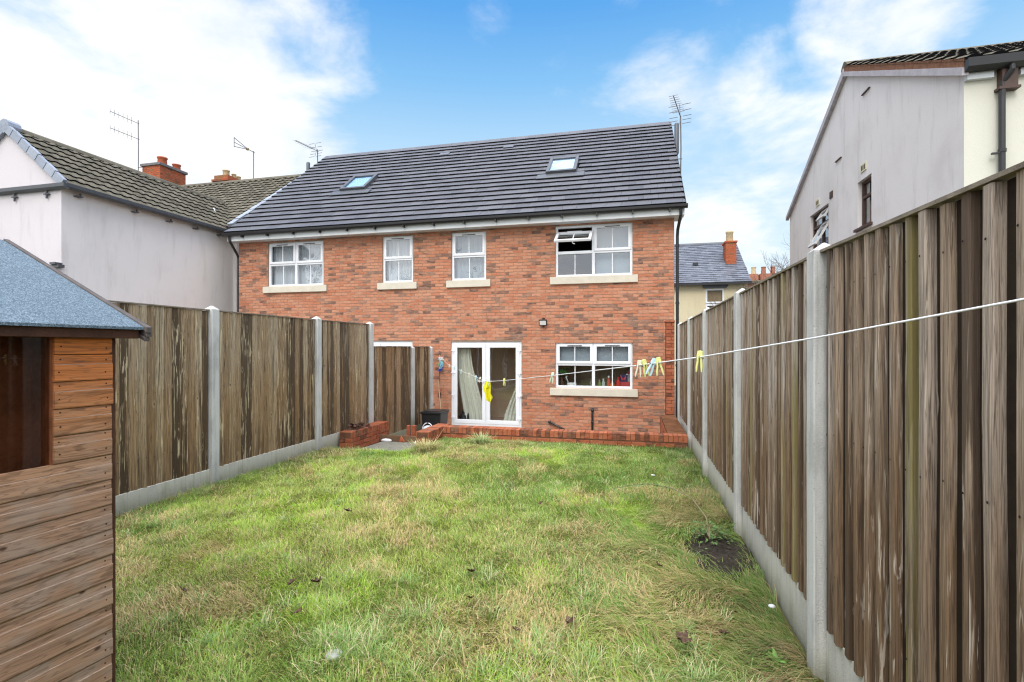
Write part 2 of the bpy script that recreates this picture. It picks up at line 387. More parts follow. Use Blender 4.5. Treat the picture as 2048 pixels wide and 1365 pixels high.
# ------------------------------------------------------------------ roofs
def tile_roof(mb, e0, along, up, L, S, gauge, tw, thick=.022, lift=.02, stag=True, m=0, me=1, gap=.004, holes=(), jit=.003):
    """flat interlocking tiles on the plane from eave corner e0; along = eave dir, up = slope dir"""
    e0, along, up = Vector(e0), Vector(along).normalized(), Vector(up).normalized(); n = along.cross(up)
    if n.z < 0: n = -n
    rows = int(round(S / gauge)); gauge = S / rows
    for r in range(rows):
        x = -(tw / 2 if (r % 2 and stag) else 0)
        while x < L - .02:
            a, b = max(x, 0) + gap / 2, min(x + tw, L) - gap / 2; x += tw
            s0 = r * gauge - .012; s1 = (r + 1) * gauge + .03
            if any(h[0] < (a + b) / 2 < h[1] and h[2] < (s0 + s1) / 2 < h[3] for h in holes): continue
            jz = random.uniform(-jit, jit); js = random.uniform(-.004, .004)
            h0, h1 = lift + thick + .012 + jz, thick + jz * .5
            A = lambda p, s_, h: e0 + along * p + up * s_ + n * h
            mb.hexa([A(a, s0 + js, h0 - thick), A(b, s0 + js, h0 - thick), A(b, s1, h1 - thick), A(a, s1, h1 - thick),
                     A(a, s0 + js, h0), A(b, s0 + js, h0), A(b, s1, h1), A(a, s1, h1)], {2: me, 0: me, 'd': m})
    # deck below
    D = [e0, e0 + along * L, e0 + along * L + up * S, e0 + up * S]
    mb.face([d - n * .004 for d in D], me)
    return mb
def wave_roof(mb, e0, along, up, L, S, gauge, wave, amp=.022, m=0, me=1):
    """double-roman style tiles: waved courses that step over each other"""
    e0, along, up = Vector(e0), Vector(along).normalized(), Vector(up).normalized(); n = along.cross(up)
    if n.z < 0: n = -n
    rows = max(1, int(round(S / gauge))); gauge = S / rows; per = 6
    prof = [0, .75, 1, .75, 0, 0]
    tiles = int(math.ceil(L / wave))
    for r in range(rows):
        for t in range(tiles):
            i = len(mb.v); jz = random.uniform(-.004, .004); js = random.uniform(-.008, .008)
            xs = [min(L, (t + k / per) * wave) for k in range(per + 1)]; hs = [prof[k % per] * amp for k in range(per + 1)]
            for (s_, base) in ((r * gauge - .02 + js, .046 + jz), ((r + 1) * gauge + .02, .012)):
                for x, h in zip(xs, hs): mb.v.append(tuple(e0 + along * x + up * s_ + n * (base + h)))
            for x, h in zip(xs, hs): mb.v.append(tuple(e0 + along * x + up * (r * gauge - .012 + js) + n * (.012 + h * .6)))
            k_ = per + 1
            for k in range(per):
                mb.f.append((i + k, i + k + 1, i + k_ + k + 1, i + k_ + k)); mb.m.append(m)
                mb.f.append((i + 2 * k_ + k, i + 2 * k_ + k + 1, i + k + 1, i + k)); mb.m.append(me)
    D = [e0, e0 + along * L, e0 + along * L + up * S, e0 + up * S]
    mb.face([d - n * .004 for d in D], me)
    return mb

# ------------------------------------------------------------------ the setting
GX0, GX1 = -4.83, .885
def vnoise(x, y, seed=0):
    rs = np.random.RandomState(seed); T = rs.rand(64, 64)
    xi, yi = np.floor(x).astype(int), np.floor(y).astype(int); fx, fy = x - xi, y - yi
    fx = fx * fx * (3 - 2 * fx); fy = fy * fy * (3 - 2 * fy); g = lambda a, b: T[a % 64, b % 64]
    return (g(xi, yi) * (1 - fx) + g(xi + 1, yi) * fx) * (1 - fy) + (g(xi, yi + 1) * (1 - fx) + g(xi + 1, yi + 1) * fx) * fy
def fbm(x, y, seed=0, o=4):
    s_, a, t = 0, .5, 0
    for k in range(o): s_ = s_ + a * vnoise(x * 2 ** k + 13.7 * k, y * 2 ** k + 5.1 * k, seed + k); t += a; a *= .55
    return s_ / t
def sstep(x, a, b):
    t = np.clip((x - a) / (b - a), 0, 1); return t * t * (3 - 2 * t)
def lawn_h(x, y):
    h = (fbm(x * .9 + 30, y * .9 + 30, 3, 3) - .5) * .07 + (fbm(x * 4 + 9, y * 4 + 9, 5, 2) - .5) * .025
    dip = sstep(y, 7.0, 7.9) * (1 - sstep(x, -3.75, -3.3)) * .15
    return h * .6 - dip
def ground_mat():
    m = NM('garden_earth'); p = m.pos(); a = m.noise(p, 1.4, 5); b = m.noise(p, 18, 5, .7)
    c = m.ramp(a, [(.3, (.085, .105, .03)), (.5, (.13, .125, .04)), (.7, (.16, .13, .06))])
    c = m.mix(.6, c, m.ramp(b, [(.3, .4), (.7, 1.1)]), 'MULTIPLY')
    return m.princ(c, .95, .1, bump=b, bdist=.02)
M['earth'] = ground_mat()
g = MB(); g.face([(-400, -300, -.47), (400, -300, -.47), (400, 700, -.47), (-400, 700, -.47)])
tag(g.build('ground', flat('ground', (.12, .12, .09), .95, .1, .3, .5)), kind='structure')
g = MB()
def lawn_p(a, b):
    x, y = GX0 + (GX1 - GX0) * a, -2.5 + 11.02 * b
    return (x, y, float(lawn_h(np.array(x), np.array(y))))
g.grid(lawn_p, 60, 116)
tag(g.build('lawn', M['earth'], smooth=True), kind='structure')
g = MB(); g.box(GX0 - .1, 8.53, -.6, GX1 + .05, 11.88, -.45); tag(g.build('patio', M['slab']), kind='structure')

# ------------------------------------------------------------------ brick semi-detached house
FY = 11.9; HX0, HX1 = -10.71, .875; ZB = -.45; ZT = 4.63
house = thing('semi_detached_house', 'red brick house with dark tiled roof and white windows facing the lawn', 'house', (-4.9, FY, ZB))
WIN = [(-9.771, -8.048, 3.295, 4.49), (-6.323, -5.471, 3.295, 4.49), (-4.433, -3.536, 3.295, 4.49), (-1.816, -.037, 3.295, 4.505), (-1.816, -.037, .67, 1.74)]
DOORS = [(-4.446, -2.643, -.31, 1.775), (-7.29, -5.485, -.31, 1.795)]
holes = [(a - HX0, b - HX0, c - ZB, d - ZB) for (a, b, c, d) in WIN + DOORS]
w = MB()
bricks(w, (HX0, FY, ZB), (1, 0, 0), (0, -1, 0), HX1 - HX0, ZT - ZB, holes)
plane_holes(w, (HX0, FY, ZB), (1, 0, 0), (0, -1, 0), HX1 - HX0, ZT - ZB, holes, .14)
for X in (HX0, HX1):
    w.face([(X, FY, ZB), (X, 20.5, ZB), (X, 20.5, ZT), (X, 16.2, 8.35), (X, FY, ZT)], 1)
w.face([(HX0, 20.5, ZB), (HX1, 20.5, ZB), (HX1, 20.5, ZT), (HX0, 20.5, ZT)], 1)
w.build('wall', [M['brick'], M['mortar']], house)
# interior
w = MB(); w.box(HX0 + .1, FY + .145, -.33, HX1 - .1, FY + .2, -.32)
w.box(HX0 + .12, FY + 1.7, -.31, HX1 - .12, FY + 1.8, 2.4)
w.box(-4.95, FY + .15, -.31, -4.85, FY + 3.6, 2.4); w.box(-2.25, FY + .15, -.31, -2.15, FY + 2.2, 2.4)
w.box(HX0 + .12, FY + .145, 2.3, HX1 - .12, FY + 3.6, 2.4)
w.build('interior_wall', M['room'], house)
w = MB(); w.box(HX0 + .12, FY + .16, -.36, HX1 - .12, FY + 3.6, -.30); w.build('interior_floor', M['floorwood'], house)
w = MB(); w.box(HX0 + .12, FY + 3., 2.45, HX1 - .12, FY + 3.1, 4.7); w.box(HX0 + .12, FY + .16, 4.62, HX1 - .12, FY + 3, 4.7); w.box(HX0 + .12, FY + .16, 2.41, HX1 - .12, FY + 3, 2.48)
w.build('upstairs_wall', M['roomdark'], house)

def light_frame(mb, x0, x1, z0, z1, t, y0, y1):
    mb.box(x0, y0, z0, x1, y1, z0 + t); mb.box(x0, y0, z1 - t, x1, y1, z1)
    mb.box(x0, y0, z0 + t, x0 + t, y1, z1 - t); mb.box(x1 - t, y0, z0 + t, x1, y1, z1 - t)
def window(x0, x1, z0, z1, cols, zt, gl, openl=None):
    y0, y1 = FY + .035, FY + .105; F = MB(); T = .055
    light_frame(F, x0, x1, z0, z1, T, y0, y1)
    F.box(x0 + T, y0 + .001, zt - .035, x1 - T, y1 - .001, zt + .035)
    xs = [x0 + (x1 - x0) * k / cols for k in range(cols + 1)]
    for k in range(1, cols): F.box(xs[k] - .035, y0 - .001, z0 + T, xs[k] + .035, y1 + .001, z1 - T)
    sub = []
    for k in range(cols):
        a = xs[k] + (T if k == 0 else .035); b = xs[k + 1] - (T if k == cols - 1 else .035)
        F.box((a + b) / 2 - .011, FY + .062, z0 + T, (a + b) / 2 + .011, FY + .082, zt - .035)
        sub.append((a, b))
    fo = F.build('window', M['upvc'], house, bevel=.006)
    for k, (a, b) in enumerate(sub):
        p = MB(); p.face([(a - .01, FY + .075, z0 + T - .01), (b + .01, FY + .075, z0 + T - .01), (b + .01, FY + .075, zt - .03), (a - .01, FY + .075, zt - .03)])
        p.build('pane', gl, fo)
        # top-hung opening sash
        s_ = MB(); A, B, C, D = a - .02, b + .02, zt + .012, z1 - .03; st = .062
        light_frame(s_, A, B, C, D, st, FY + .015, FY + .07)
        s_.box((A + B) / 2 - .011, FY + .030, C + st, (A + B) / 2 + .011, FY + .05, D - st)
        p = MB(); p.face([(A + st - .01, FY + .043, C + st - .01), (B - st + .01, FY + .043, C + st - .01), (B - st + .01, FY + .043, D - st + .01), (A + st - .01, FY + .043, D - st + .01)])
        tv = MB(); cx = (A + B) / 2; tv.box(cx - .17, FY - .002, D - .045, cx + .17, FY + .016, D - .028); 
        if k == openl:
            piv = Vector((0, FY + .04, D)); rot = Matrix.Rotation(R(-60), 4, 'X'); sh = Vector((0, -.01, -.13))
            for q in (s_, p, tv): q.v = [tuple(rot @ (Vector(v) - piv) + piv + sh) for v in q.v]
            for xx_ in (a + .01, b - .01):
                st_ = MB(); st_.tube([(xx_, FY + .05, 4.16), (xx_, FY - .3, 4.2)], .007, 6); st_.build('window_stay', M['upvc'], fo)
            st_ = MB(); st_.tube([((a + b) / 2, FY - .46, 4.06), ((a + b) / 2, FY - .43, 4.0), ((a + b) / 2 + .05, FY - .42, 3.98)], .012, 6)
            st_.build('sash_handle', M['upvc'], fo)
        so = s_.build('sash', M['upvc'], fo, bevel=.006)
        p.build('pane', M['glass'] if k == openl else gl, fo)
        tv.build('trickle_vent', M['dkgrey'] if k != openl else M['upvc'], fo)
    S = MB(); S.box(x0 - .125, FY - .06, z0 - .175, x1 + .12, FY + .04, z0 - .002); S.build('sill', M['stone'], fo, bevel=.008)
window(*WIN[0], 2, 3.90, M['glass_up']); window(*WIN[1], 1, 3.90, M['glass_up']); window(*WIN[2], 1, 3.90, M['glass_up'])
window(*WIN[3], 2, 3.87, M['glass_up'], 0); window(*WIN[4], 2, 1.235, M['glass'])

def french_door(x0, x1, z0, z1, full=True):
    F = MB(); T = .065; ya, yb = FY + .03, FY + .1
    light_frame(F, x0, x1, z0, z1, T, ya, yb); xm = (x0 + x1) / 2
    fo = F.build('french_door', M['upvc'], house, bevel=.006)
    for k, (a, b) in enumerate(((x0 + T - .01, xm - .004), (xm + .004, x1 - T + .01))):
        L_ = MB(); light_frame(L_, a, b, z0 + T - .01, z1 - T + .01, .095, FY + .02, FY + .085); L_.build('door_leaf', M['upvc'], fo, bevel=.006)
        p = MB(); p.face([(a + .09, FY + .05, z0 + T + .08), (b - .09, FY + .05, z0 + T + .08), (b - .09, FY + .05, z1 - T - .08), (a + .09, FY + .05, z1 - T - .08)]); p.build('pane', M['glass_door'], fo)
        h = MB(); hx = xm + (-.045 if k == 0 else .045); sg = -1 if k == 0 else 1
        h.box(hx - .016, FY + .008, .62, hx + .016, FY + .021, .86); h.tube([(hx, FY + .01, .80), (hx, FY - .035, .80), (hx + sg * .13, FY - .04, .80)], .010, 8); h.build('handle', M['upvc'], fo)
        for q in range(4):
            zz = z0 + .19 + q * (z1 - z0 - .42) / 3; hx = x0 + T - .012 if k == 0 else x1 - T + .012
            g_ = MB(); g_.box(hx - .055, FY + .006, zz, hx + .055, FY + .03, zz + .022); g_.box(hx - .012, FY - .002, zz - .04, hx + .012, FY + .03, zz + .05); g_.build('hinge', M['upvc'], fo)
french_door(*DOORS[0]); french_door(*DOORS[1])

# roof
EY, EZ, RY, RZ = 11.55, 4.73, 16.2, 8.50
UP = Vector((0, RY - EY, RZ - EZ)); SL = UP.length; UP.normalize(); RX0, RX1 = -10.85, 1.09
NRM = Vector((1, 0, 0)).cross(UP)
def on_roof(x, s_, h=0): return Vector((RX0 + x, EY, EZ)) + UP * s_ + NRM * h
SKY = [(-8.44, -7.62), (-2.29, -1.48)]   # roof windows, x range
rh = [(a - RX0 + .12, b - RX0 - .12, 2.4, 3.24) for a, b in SKY]
rf = MB(); tile_roof(rf, (RX0, EY, EZ), (1, 0, 0), UP, RX1 - RX0, SL, .299, .33, .032, .030, holes=rh)
rf.face([(RX0, RY, RZ), (RX1, RY, RZ), (RX1, 20.85, EZ), (RX0, 20.85, EZ)], 0)
roof = rf.build('roof', [M['tile'], M['tile_edge']], house)
rd = MB(); nn = 27
for k in range(nn):
    a = RX0 + (RX1 - RX0) * k / nn; b = RX0 + (RX1 - RX0) * (k + 1) / nn - .006
    rd.prism([(a, RY - .17, RZ - .075), (a, RY - .13, RZ - .03), (a, RY, RZ + .075), (a, RY + .13, RZ - .03), (a, RY + .17, RZ - .075)], (b - a, 0, 0))
rd.build('ridge', M['tile'], roof)
for X in (RX0 - .012, RX1 - .03):
    vg = MB(); vg.prism([(X, EY - .02, EZ - .07), (X, EY - .02, EZ + .045), (X, RY, RZ + .03), (X, RY, RZ - .09)], (.042, 0, 0)); vg.build('verge', M['tile_edge'], roof)
for (a, b) in SKY:
    F = MB(); s0, s1 = 2.30, 3.34; t = .09
    bb = lambda p, q, u, v, h0, h1, mb: mb.hexa([on_roof(p - RX0, u, h0), on_roof(q - RX0, u, h0), on_roof(q - RX0, v, h0), on_roof(p - RX0, v, h0), on_roof(p - RX0, u, h1), on_roof(q - RX0, u, h1), on_roof(q - RX0, v, h1), on_roof(p - RX0, v, h1)])
    bb(a, b, s0, s0 + t, -.05, .16, F); bb(a, b, s1 - t, s1, -.05, .16, F); bb(a, a + t, s0 + t, s1 - t, -.05, .158, F); bb(b - t, b, s0 + t, s1 - t, -.05, .158, F)
    fo = F.build('roof_window', M['dkgrey'], house, bevel=.008)
    p = MB(); p.face([on_roof(a + t - .01 - RX0, s0 + t - .01, .135), on_roof(b - t + .01 - RX0, s0 + t - .01, .135), on_roof(b - t + .01 - RX0, s1 - t + .01, .135), on_roof(a + t - .01 - RX0, s1 - t + .01, .135)]); p.build('pane', M['glass_sky'], fo)
    p = MB(); bb(a + t, b - t, s0 + t, s1 - t, -.06, .10, p); p.build('blind', M['net'], fo)  # pale sheet added behind the pane to stand in for reflected bright sky
    fl = MB(); bb(a - .22, b + .22, s0 - .28, s0 - .004, .075, .09, fl); fl.build('flashing', M['dkgrey'], fo)
for (x, s_) in ((-5.95, 4.82), (-3.84, 4.95)):
    v = MB(); bb(x - .16, x + .16, s_, s_ + .2, .07, .082, v); v.build('tile_vent', flat('slate_blue_vent', (.105, .112, .145), .5, .5), roof)
# fascia, soffit, gutter
b = MB(); b.box(RX0 + .03, EY + .05, EZ - .20, RX1 - .02, EY + .075, EZ - .005); b.build('fascia', M['fascia'], house)
b = MB(); b.box(RX0 + .03, EY + .076, EZ - .19, RX1 - .02, FY - .002, EZ - .18); b.build('soffit', M['fascia'], house)
b = MB(); b.box(HX1 + .01, EY + .077, EZ - .175, RX1 - .03, FY + .4, EZ + .1); b.build('box_end', M['fascia'], house)
prof = [(0.05, 0.), (.045, -.055), (.012, -.085), (-.04, -.085), (-.075, -.05), (-.08, 0.0), (-.07, 0.0), (-.066, -.046), (-.036, -.074), (.008, -.074), (.036, -.05), (.04, 0)]
gt = MB(); gt.prism([(RX0 - .05, EY + a - .005, EZ + .01 + c) for a, c in prof], (RX1 - RX0 + .09, 0, 0)); gut = gt.build('gutter', M['black'], house)
for k in range(15):
    x = RX0 + .55 + k * .79; gb = MB(); gb.box(x - .016, EY - .05, EZ - .125, x + .016, EY + .049, EZ - .07); gb.build('gutter_bracket', M['black'], gut)
dp = MB(); dp.tube([(.99, EY + .0, EZ - .06), (.99, EY + .02, EZ - .2), (.95, FY - .02, EZ - .46), (.945, FY + .02, EZ - .6), (.945, FY + .02, ZB)], .034, 10)
for z in (3.9, 2.6, 1.2): dp.lathe([(.042, 0), (.042, .05)], (.945, FY + .02, z), 10)
dp.build('downpipe', M['black'], house, smooth=False)
dp = MB(); dp.tube([(-10.72, EY, EZ - .05), (-10.72, EY + .02, EZ - .2), (-10.76, FY - .02, EZ - .5), (-10.77, FY + .05, EZ - .6), (-10.77, FY + .05, ZB)], .034, 10); dp.build('downpipe', M['black'], house)
for (x, y, z0, z1) in ((1.14, 14.62, 7.0, 7.82), (-10.98, 15.35, 7.2, 8.05)):
    v = MB(); v.tube([(x - .1 * (1 if x > 0 else -1), y, z0 - .12), (x - .03 * (1 if x > 0 else -1), y, z0 - .06), (x, y, z0), (x, y, z1 - .03), (x, y, z1)], [.055, .058, .06, .062, .05], 12); v.build('vent_pipe', M['dkgrey'], house, smooth=True)
wp = MB(); wp.tube([(-1.96, FY + .02, -.13), (-1.95, FY - .05, -.135), (-1.60, FY - .06, -.30), (-1.60, FY - .06, -.45)], .024, 10); wp.lathe([(.034, 0), (.034, .05)], (-1.95, FY - .05, -.16), 10); wp.build('waste_pipe', M['black'], house, smooth=True)
wp = MB(); wp.tube([(-.946, FY + .02, .19), (-.946, FY - .04, .185), (-.946, FY - .05, .16), (-.946, FY - .05, -.45)], .024, 10); wp.lathe([(.034, 0), (.034, .05)], (-.946, FY - .05, .14), 10); wp.lathe([(.034, 0), (.034, .04)], (-.946, FY - .05, -.12), 10); wp.build('waste_pipe', M['black'], house, smooth=True)

# security light
sl = thing('security_light', 'small black security floodlight on the brick wall above the kitchen window', 'light', (-2.10, FY, 2.2))
b = MB(); b.obox((-2.10, FY - .09, 2.22), (1, 0, 0), (0, .95, .3), (0, -.3, .95), .095, .03, .07); b.build('body', M['black'], sl, bevel=.008)
b = MB(); b.obox((-2.10, FY - .119, 2.21), (1, 0, 0), (0, .95, .3), (0, -.3, .95), .075, .004, .05); b.build('lens', plain('floodlight_lens', (.72, .73, .7), .2, .5), sl)
b = MB(); b.box(-2.125, FY - .07, 2.29, -2.075, FY + .0, 2.335); b.build('bracket', M['black'], sl)
b = MB(); b.tube([(-2.1, FY - .05, 2.16), (-2.1, FY - .05, 2.10)], .022, 10); b.build('sensor', M['black'], sl)

# curtains and blinds behind the glass
def curtain(name, label, cat, x0, x1, z0, z1, y, mat_, waves, amp=.02, gather=0., group=None, side=1, nz=14):
    c = MB()
    def P(a, b_):
        t = b_; sp = 1 - gather * math.sin(math.pi * min(1, t * 1.0)) if gather else 1
        x = x0 + (x1 - x0) * a * sp if side > 0 else x1 - (x1 - x0) * (1 - a) * sp
        return (x, y + amp * math.sin(a * waves * 2 * math.pi + .8 * math.sin(b_ * 3)), z1 + (z0 - z1) * t)
    c.grid(P, max(24, waves * 8), nz)
    return tag(c.build(name, mat_, smooth=True, loc=(x0, y, z0)), label, cat, group)
curtain('net_curtain', 'pale pleated curtain behind the widest pale upstairs window next to the neighbouring white house', 'curtain', -9.74, -8.08, 3.32, 4.46, FY + .2, M['net'], 16)
curtain('net_curtain', 'pale curtain filling the narrow upstairs window above the hidden white door frame', 'curtain', -6.30, -5.49, 3.32, 4.46, FY + .2, M['net'], 8)
curtain('net_curtain', 'grey curtain behind the narrow upstairs window over the french doors', 'curtain', -4.41, -3.56, 3.32, 4.46, FY + .2, M['blind'], 7)
curtain('roller_blind', 'plain grey blind behind the upstairs window that has the propped-open sash', 'blind', -.89, -.06, 3.32, 4.47, FY + .2, M['blind'], 1, .003)
curtain('roller_blind', 'grey blind pulled half down inside the kitchen window', 'blind', -1.79, -.06, 1.24, 1.72, FY + .16, M['blind'], 1, .002)
def door_curtain(name, label, edge):
    c = MB()
    def P(a, b_):
        t = b_; y = FY + .22 + .035 * math.sin(a * 30 + 1.3 * math.sin(t * 2.2)) + .012 * math.sin(a * 67)
        l, r = edge(t); return (l + (r - l) * a, y, 1.75 + (-.29 - 1.75) * t)
    c.grid(P, 90, 22); return tag(c.build(name, M['curtain'], smooth=True, loc=(edge(1)[0], FY + .22, -.29)), label, 'curtain', 'curtains behind the french doors')
door_curtain('long_curtain', 'long cream curtain bunched behind the french door leaf nearest the fence', lambda t: (-4.36 + .18 * sstep(np.array(t), .3, 1.), -3.98 + .36 * sstep(np.array(t), .1, 1.)))
door_curtain('long_curtain', 'cream curtain swept aside behind the french door leaf nearest the kitchen window', lambda t: (-2.70 - .48 * float(sstep(np.array(t), .25, 1.05)), -2.62))
cs = MB(); cs.box(-1.9, FY + .15, .60, .1, FY + .62, .66)
cs.build('kitchen_counter', M['stone'], house)

# things on the kitchen window ledge
def bottle(name, label, cat, x, h, r, c, capc, y=FY + .26):
    t = thing(name, label, cat, (x, y, .66), 'things standing inside the kitchen window')
    b = MB(); b.lathe([(r * .95, 0), (r, .01), (r, h * .62), (r * .5, h * .8), (r * .4, h * .86)], (x, y, .66), 14); b.build('body', patchy(name + '_body', c), t, smooth=True)
    b = MB(); b.lathe([(r * .45, h * .86), (r * .45, h)], (x, y, .66), 10); b.build('cap', patchy(name + '_cap', capc), t)
bottle('bottle', 'dark brown bottle with a pale label at the far corner of the kitchen window', 'bottle', -1.70, .24, .045, (.10, .05, .035), (.3, .05, .04))
bottle('bottle', 'small green bottle standing inside the kitchen window', 'bottle', -.80, .20, .032, (.22, .26, .08), (.5, .5, .35))
bottle('bottle', 'pale grey-green tube standing beside the green bottle in the kitchen window', 'bottle', -.71, .23, .040, (.42, .50, .47), (.62, .66, .64))
bottle('bottle', 'tall red bottle with white cap inside the kitchen window', 'bottle', -.585, .30, .042, (.55, .09, .05), (.85, .85, .85))
bottle('bottle', 'round orange bottle between two red bottles in the kitchen window', 'bottle', -.50, .16, .05, (.75, .17, .03), (.7, .2, .05))
bottle('bottle', 'bright red squat bottle beside the red carton in the kitchen window', 'bottle', -.365, .27, .05, (.60, .03, .02), (.55, .04, .03))
bottle('bottle', 'clear pale bottle standing deep inside the dark half of the kitchen window', 'bottle', -1.02, .2, .035, (.28, .26, .2), (.3, .28, .22), FY + .5)
t = thing('mug', 'white mug with a spoon leaning out, inside the kitchen window', 'mug', (-1.49, FY + .26, .66), 'things standing inside the kitchen window')
b = MB(); b.lathe([(.10, 0), (.115, .02), (.115, .12), (.106, .12), (.104, .03)], (-1.46, FY + .27, .66), 20); b.build('bowl', patchy('mug_white', (.72, .72, .68)), t, smooth=True)
b = MB(); b.tube([(-1.50, FY + .27, .70), (-1.57, FY + .26, .84), (-1.60, FY + .26, .91), (-1.57, FY + .25, .94)], [.012, .012, .02, .014], 8); b.build('spoon', patchy('spoon_white', (.7, .7, .68)), t, smooth=True)
t = thing('detergent_box', 'red box with a large letter W on a dark blue panel in the kitchen window', 'box', (-.2, FY + .26, .66), 'things standing inside the kitchen window')
b = MB(); b.box(-.31, FY + .21, .66, -.07, FY + .33, .82); b.build('carton', patchy('carton_red', (.55, .05, .055), var=.35, scale=60), t, bevel=.004)
b = MB(); b.box(-.315, FY + .24, .821, -.165, FY + .32, .985); b.build('panel', patchy('carton_blue', (.035, .03, .12)), t, bevel=.004)
b = MB(); P_ = [(-.305, .96), (-.275, .86), (-.25, .92), (-.225, .86), (-.195, .96)]
for (p, q) in zip(P_, P_[1:]): b.obox(((p[0] + q[0]) / 2, FY + .237, (p[1] + q[1]) / 2), (q[0] - p[0], 0, q[1] - p[1]), (0, 1, 0), (-(q[1] - p[1]), 0, q[0] - p[0]), math.hypot(q[0] - p[0], q[1] - p[1]) / 2 + .006, .002, .011)
b.build('lettering', patchy('letter_red', (.75, .06, .06)), t)
b = MB(); b.box(-.185, FY + .225, .985, -.15, FY + .27, 1.01); b.build('lid', patchy('lid_white', (.8, .8, .8)), t)
t = thing('cereal_box', 'red topped white carton standing at the kitchen window corner', 'box', (-.12, FY + .3, .66), 'things standing inside the kitchen window')
b = MB(); b.box(-.155, FY + .345, .66, -.065, FY + .42, 1.0); b.build('carton', patchy('carton_white', (.62, .64, .68)), t, bevel=.003)
b = MB(); b.box(-.165, FY + .342, 1.0, -.065, FY + .424, 1.06); b.build('lid', patchy('carton_lid_red', (.5, .05, .05)), t, bevel=.003)
pt = MB()
for k in range(26):
    a = random.uniform(0, 6.28); l = random.uniform(.05, .11); c0 = Vector((-1.66 + random.uniform(-.07, .07), FY + .3 + random.uniform(-.04, .04), 1.05 + random.uniform(-.07, .08)))
    d = Vector((math.cos(a), math.sin(a) * .5, random.uniform(-.6, .6))) * l; e = Vector((-d.z, 0, d.x)) * .3
    pt.face([c0, c0 + d * .5 + e, c0 + d, c0 + d * .5 - e])
tag(pt.build('house_plant', patchy('plant_green', (.07, .22, .05)), loc=(-1.66, FY + .3, 1.0)), 'green house plant hanging inside the corner of the kitchen window', 'plant')
t = thing('storage_bag', 'dark bag on the floor behind the cream curtain of the french doors', 'bag', (-4.2, FY + .3, -.3))
b = MB(); b.lathe([(.14, 0), (.17, .08), (.15, .22), (.1, .3)], (-4.16, FY + .34, -.30), 14); b.build('body', patchy('dark_cloth', (.03, .032, .04)), t, smooth=True)
b = MB(); b.tube([(-4.26, FY + .34, -.02), (-4.22, FY + .32, .08), (-4.12, FY + .32, .08), (-4.08, FY + .34, -.02)], .012, 6); b.build('strap', patchy('dark_strap', (.03, .03, .035)), t, smooth=True)

# ------------------------------------------------------------------ aerials
def yagi(mb, S, E, n=9, el=.16, up=Vector((0, 0, 1)), vertical=False):
    S, E = Vector(S), Vector(E); d = (E - S).normalized(); side = d.cross(up).normalized(); ax = up if vertical else side
    mb.tube([S - d * .05, E], .011, 6)
    for k in range(n):
        p = S.lerp(E, .25 + .75 * k / (n - 1)); l = el * (1 - .35 * k / n)
        mb.tube([p - ax * l, p + ax * l], .006, 5)
def aerial(label, x, y, z0, z1, booms, refl=True, n=9, vertical=False, arm=None):
    t = thing('tv_aerial', label, 'aerial', (x, y, z0), 'tv aerials on the roofs')
    b = MB(); b.tube([(x, y, z0), (x + .012, y, z0 + (z1 - z0) * .5), (x, y, z1)], .017, 8)
    if arm: 
        for (ax, z) in arm: b.tube([(x + .04, y, z), (ax, y, z)], .013, 6)
    b.build('pole', M['metal'], t)
    for (zz, d) in booms:
        e = Vector((x, y, zz)) + Vector(d); m_ = MB(); yagi(m_, (x, y, zz), e, n, .15, vertical=vertical); m_.build('boom', M['metal'], t)
        if refl:
            r_ = MB(); dd = Vector(d).normalized(); sd = dd.cross(Vector((0, 0, 1)))
            base = Vector((x, y, zz)) + dd * .05
            for h in (-.24, -.12, 0, .12, .24): 
                p = base - dd * (.03 - abs(h) * .45) + Vector((0, 0, h)); r_.tube([p - sd * .27, p - sd * .06], .008, 5); r_.tube([p + sd * .06, p + sd * .27], .008, 5)
            r_.tube([base + dd * .09 + Vector((0, 0, -.25)), base, base + dd * .09 + Vector((0, 0, .25))], .007, 5)
            r_.build('reflector', M['metal'], t)
aerial('yagi aerial with branching reflector clamped to the gable beside the black vent pipe', 1.15, 13.55, 5.9, 7.55, [(7.52, (-.25, -1.05, .06))], arm=[(.88, 6.45), (.88, 5.98)])
aerial('yagi aerial with reflector rising behind the dark roof, beside the far vent pipe', -11.41, 16.5, 7.0, 8.98, [(8.92, (-.12, -1.1, -.04))])
aerial('tall pole with two stacked slim aerials fixed to the red brick chimney', -19.06, 15.93, 8.1, 10.62, [(10.5, (0, -1.1, -.02)), (9.88, (0, -1.1, -.02))], refl=False, n=6, vertical=True, arm=[(-18.85, 8.75), (-18.85, 8.45)])
t = thing('tv_aerial', 'triangular loop aerial on a thin pole above the brown tiled terrace roof', 'aerial', (-14.62, 17, 7.1), 'tv aerials on the roofs')
b = MB(); b.tube([(-14.62, 17, 7.1), (-14.62, 17, 9.4)], .017, 8); b.build('pole', M['metal'], t)
b = MB(); b.tube([(-14.62, 17.05, 9.36), (-14.62, 16.7, 9.36)], .014, 6)
for p in ([(-14.62, 16.72, 9.36), (-14.62, 16.0, 9.53)], [(-14.62, 16.72, 9.36), (-14.62, 16.0, 9.2)], [(-14.62, 16., 9.55), (-14.62, 16., 9.18)], [(-14.62, 16.7, 9.36), (-14.62, 16., 9.36)]): b.tube(p, .012, 6)
b.build('loop', M['metal'], t)
b = MB(); b.lathe([(.02, -.05), (.055, -.03), (.055, .03), (.02, .05)], (-14.62, 16.68, 9.36), 10); b.build('junction_box', patchy('amber_plastic', (.35, .22, .08)), t)

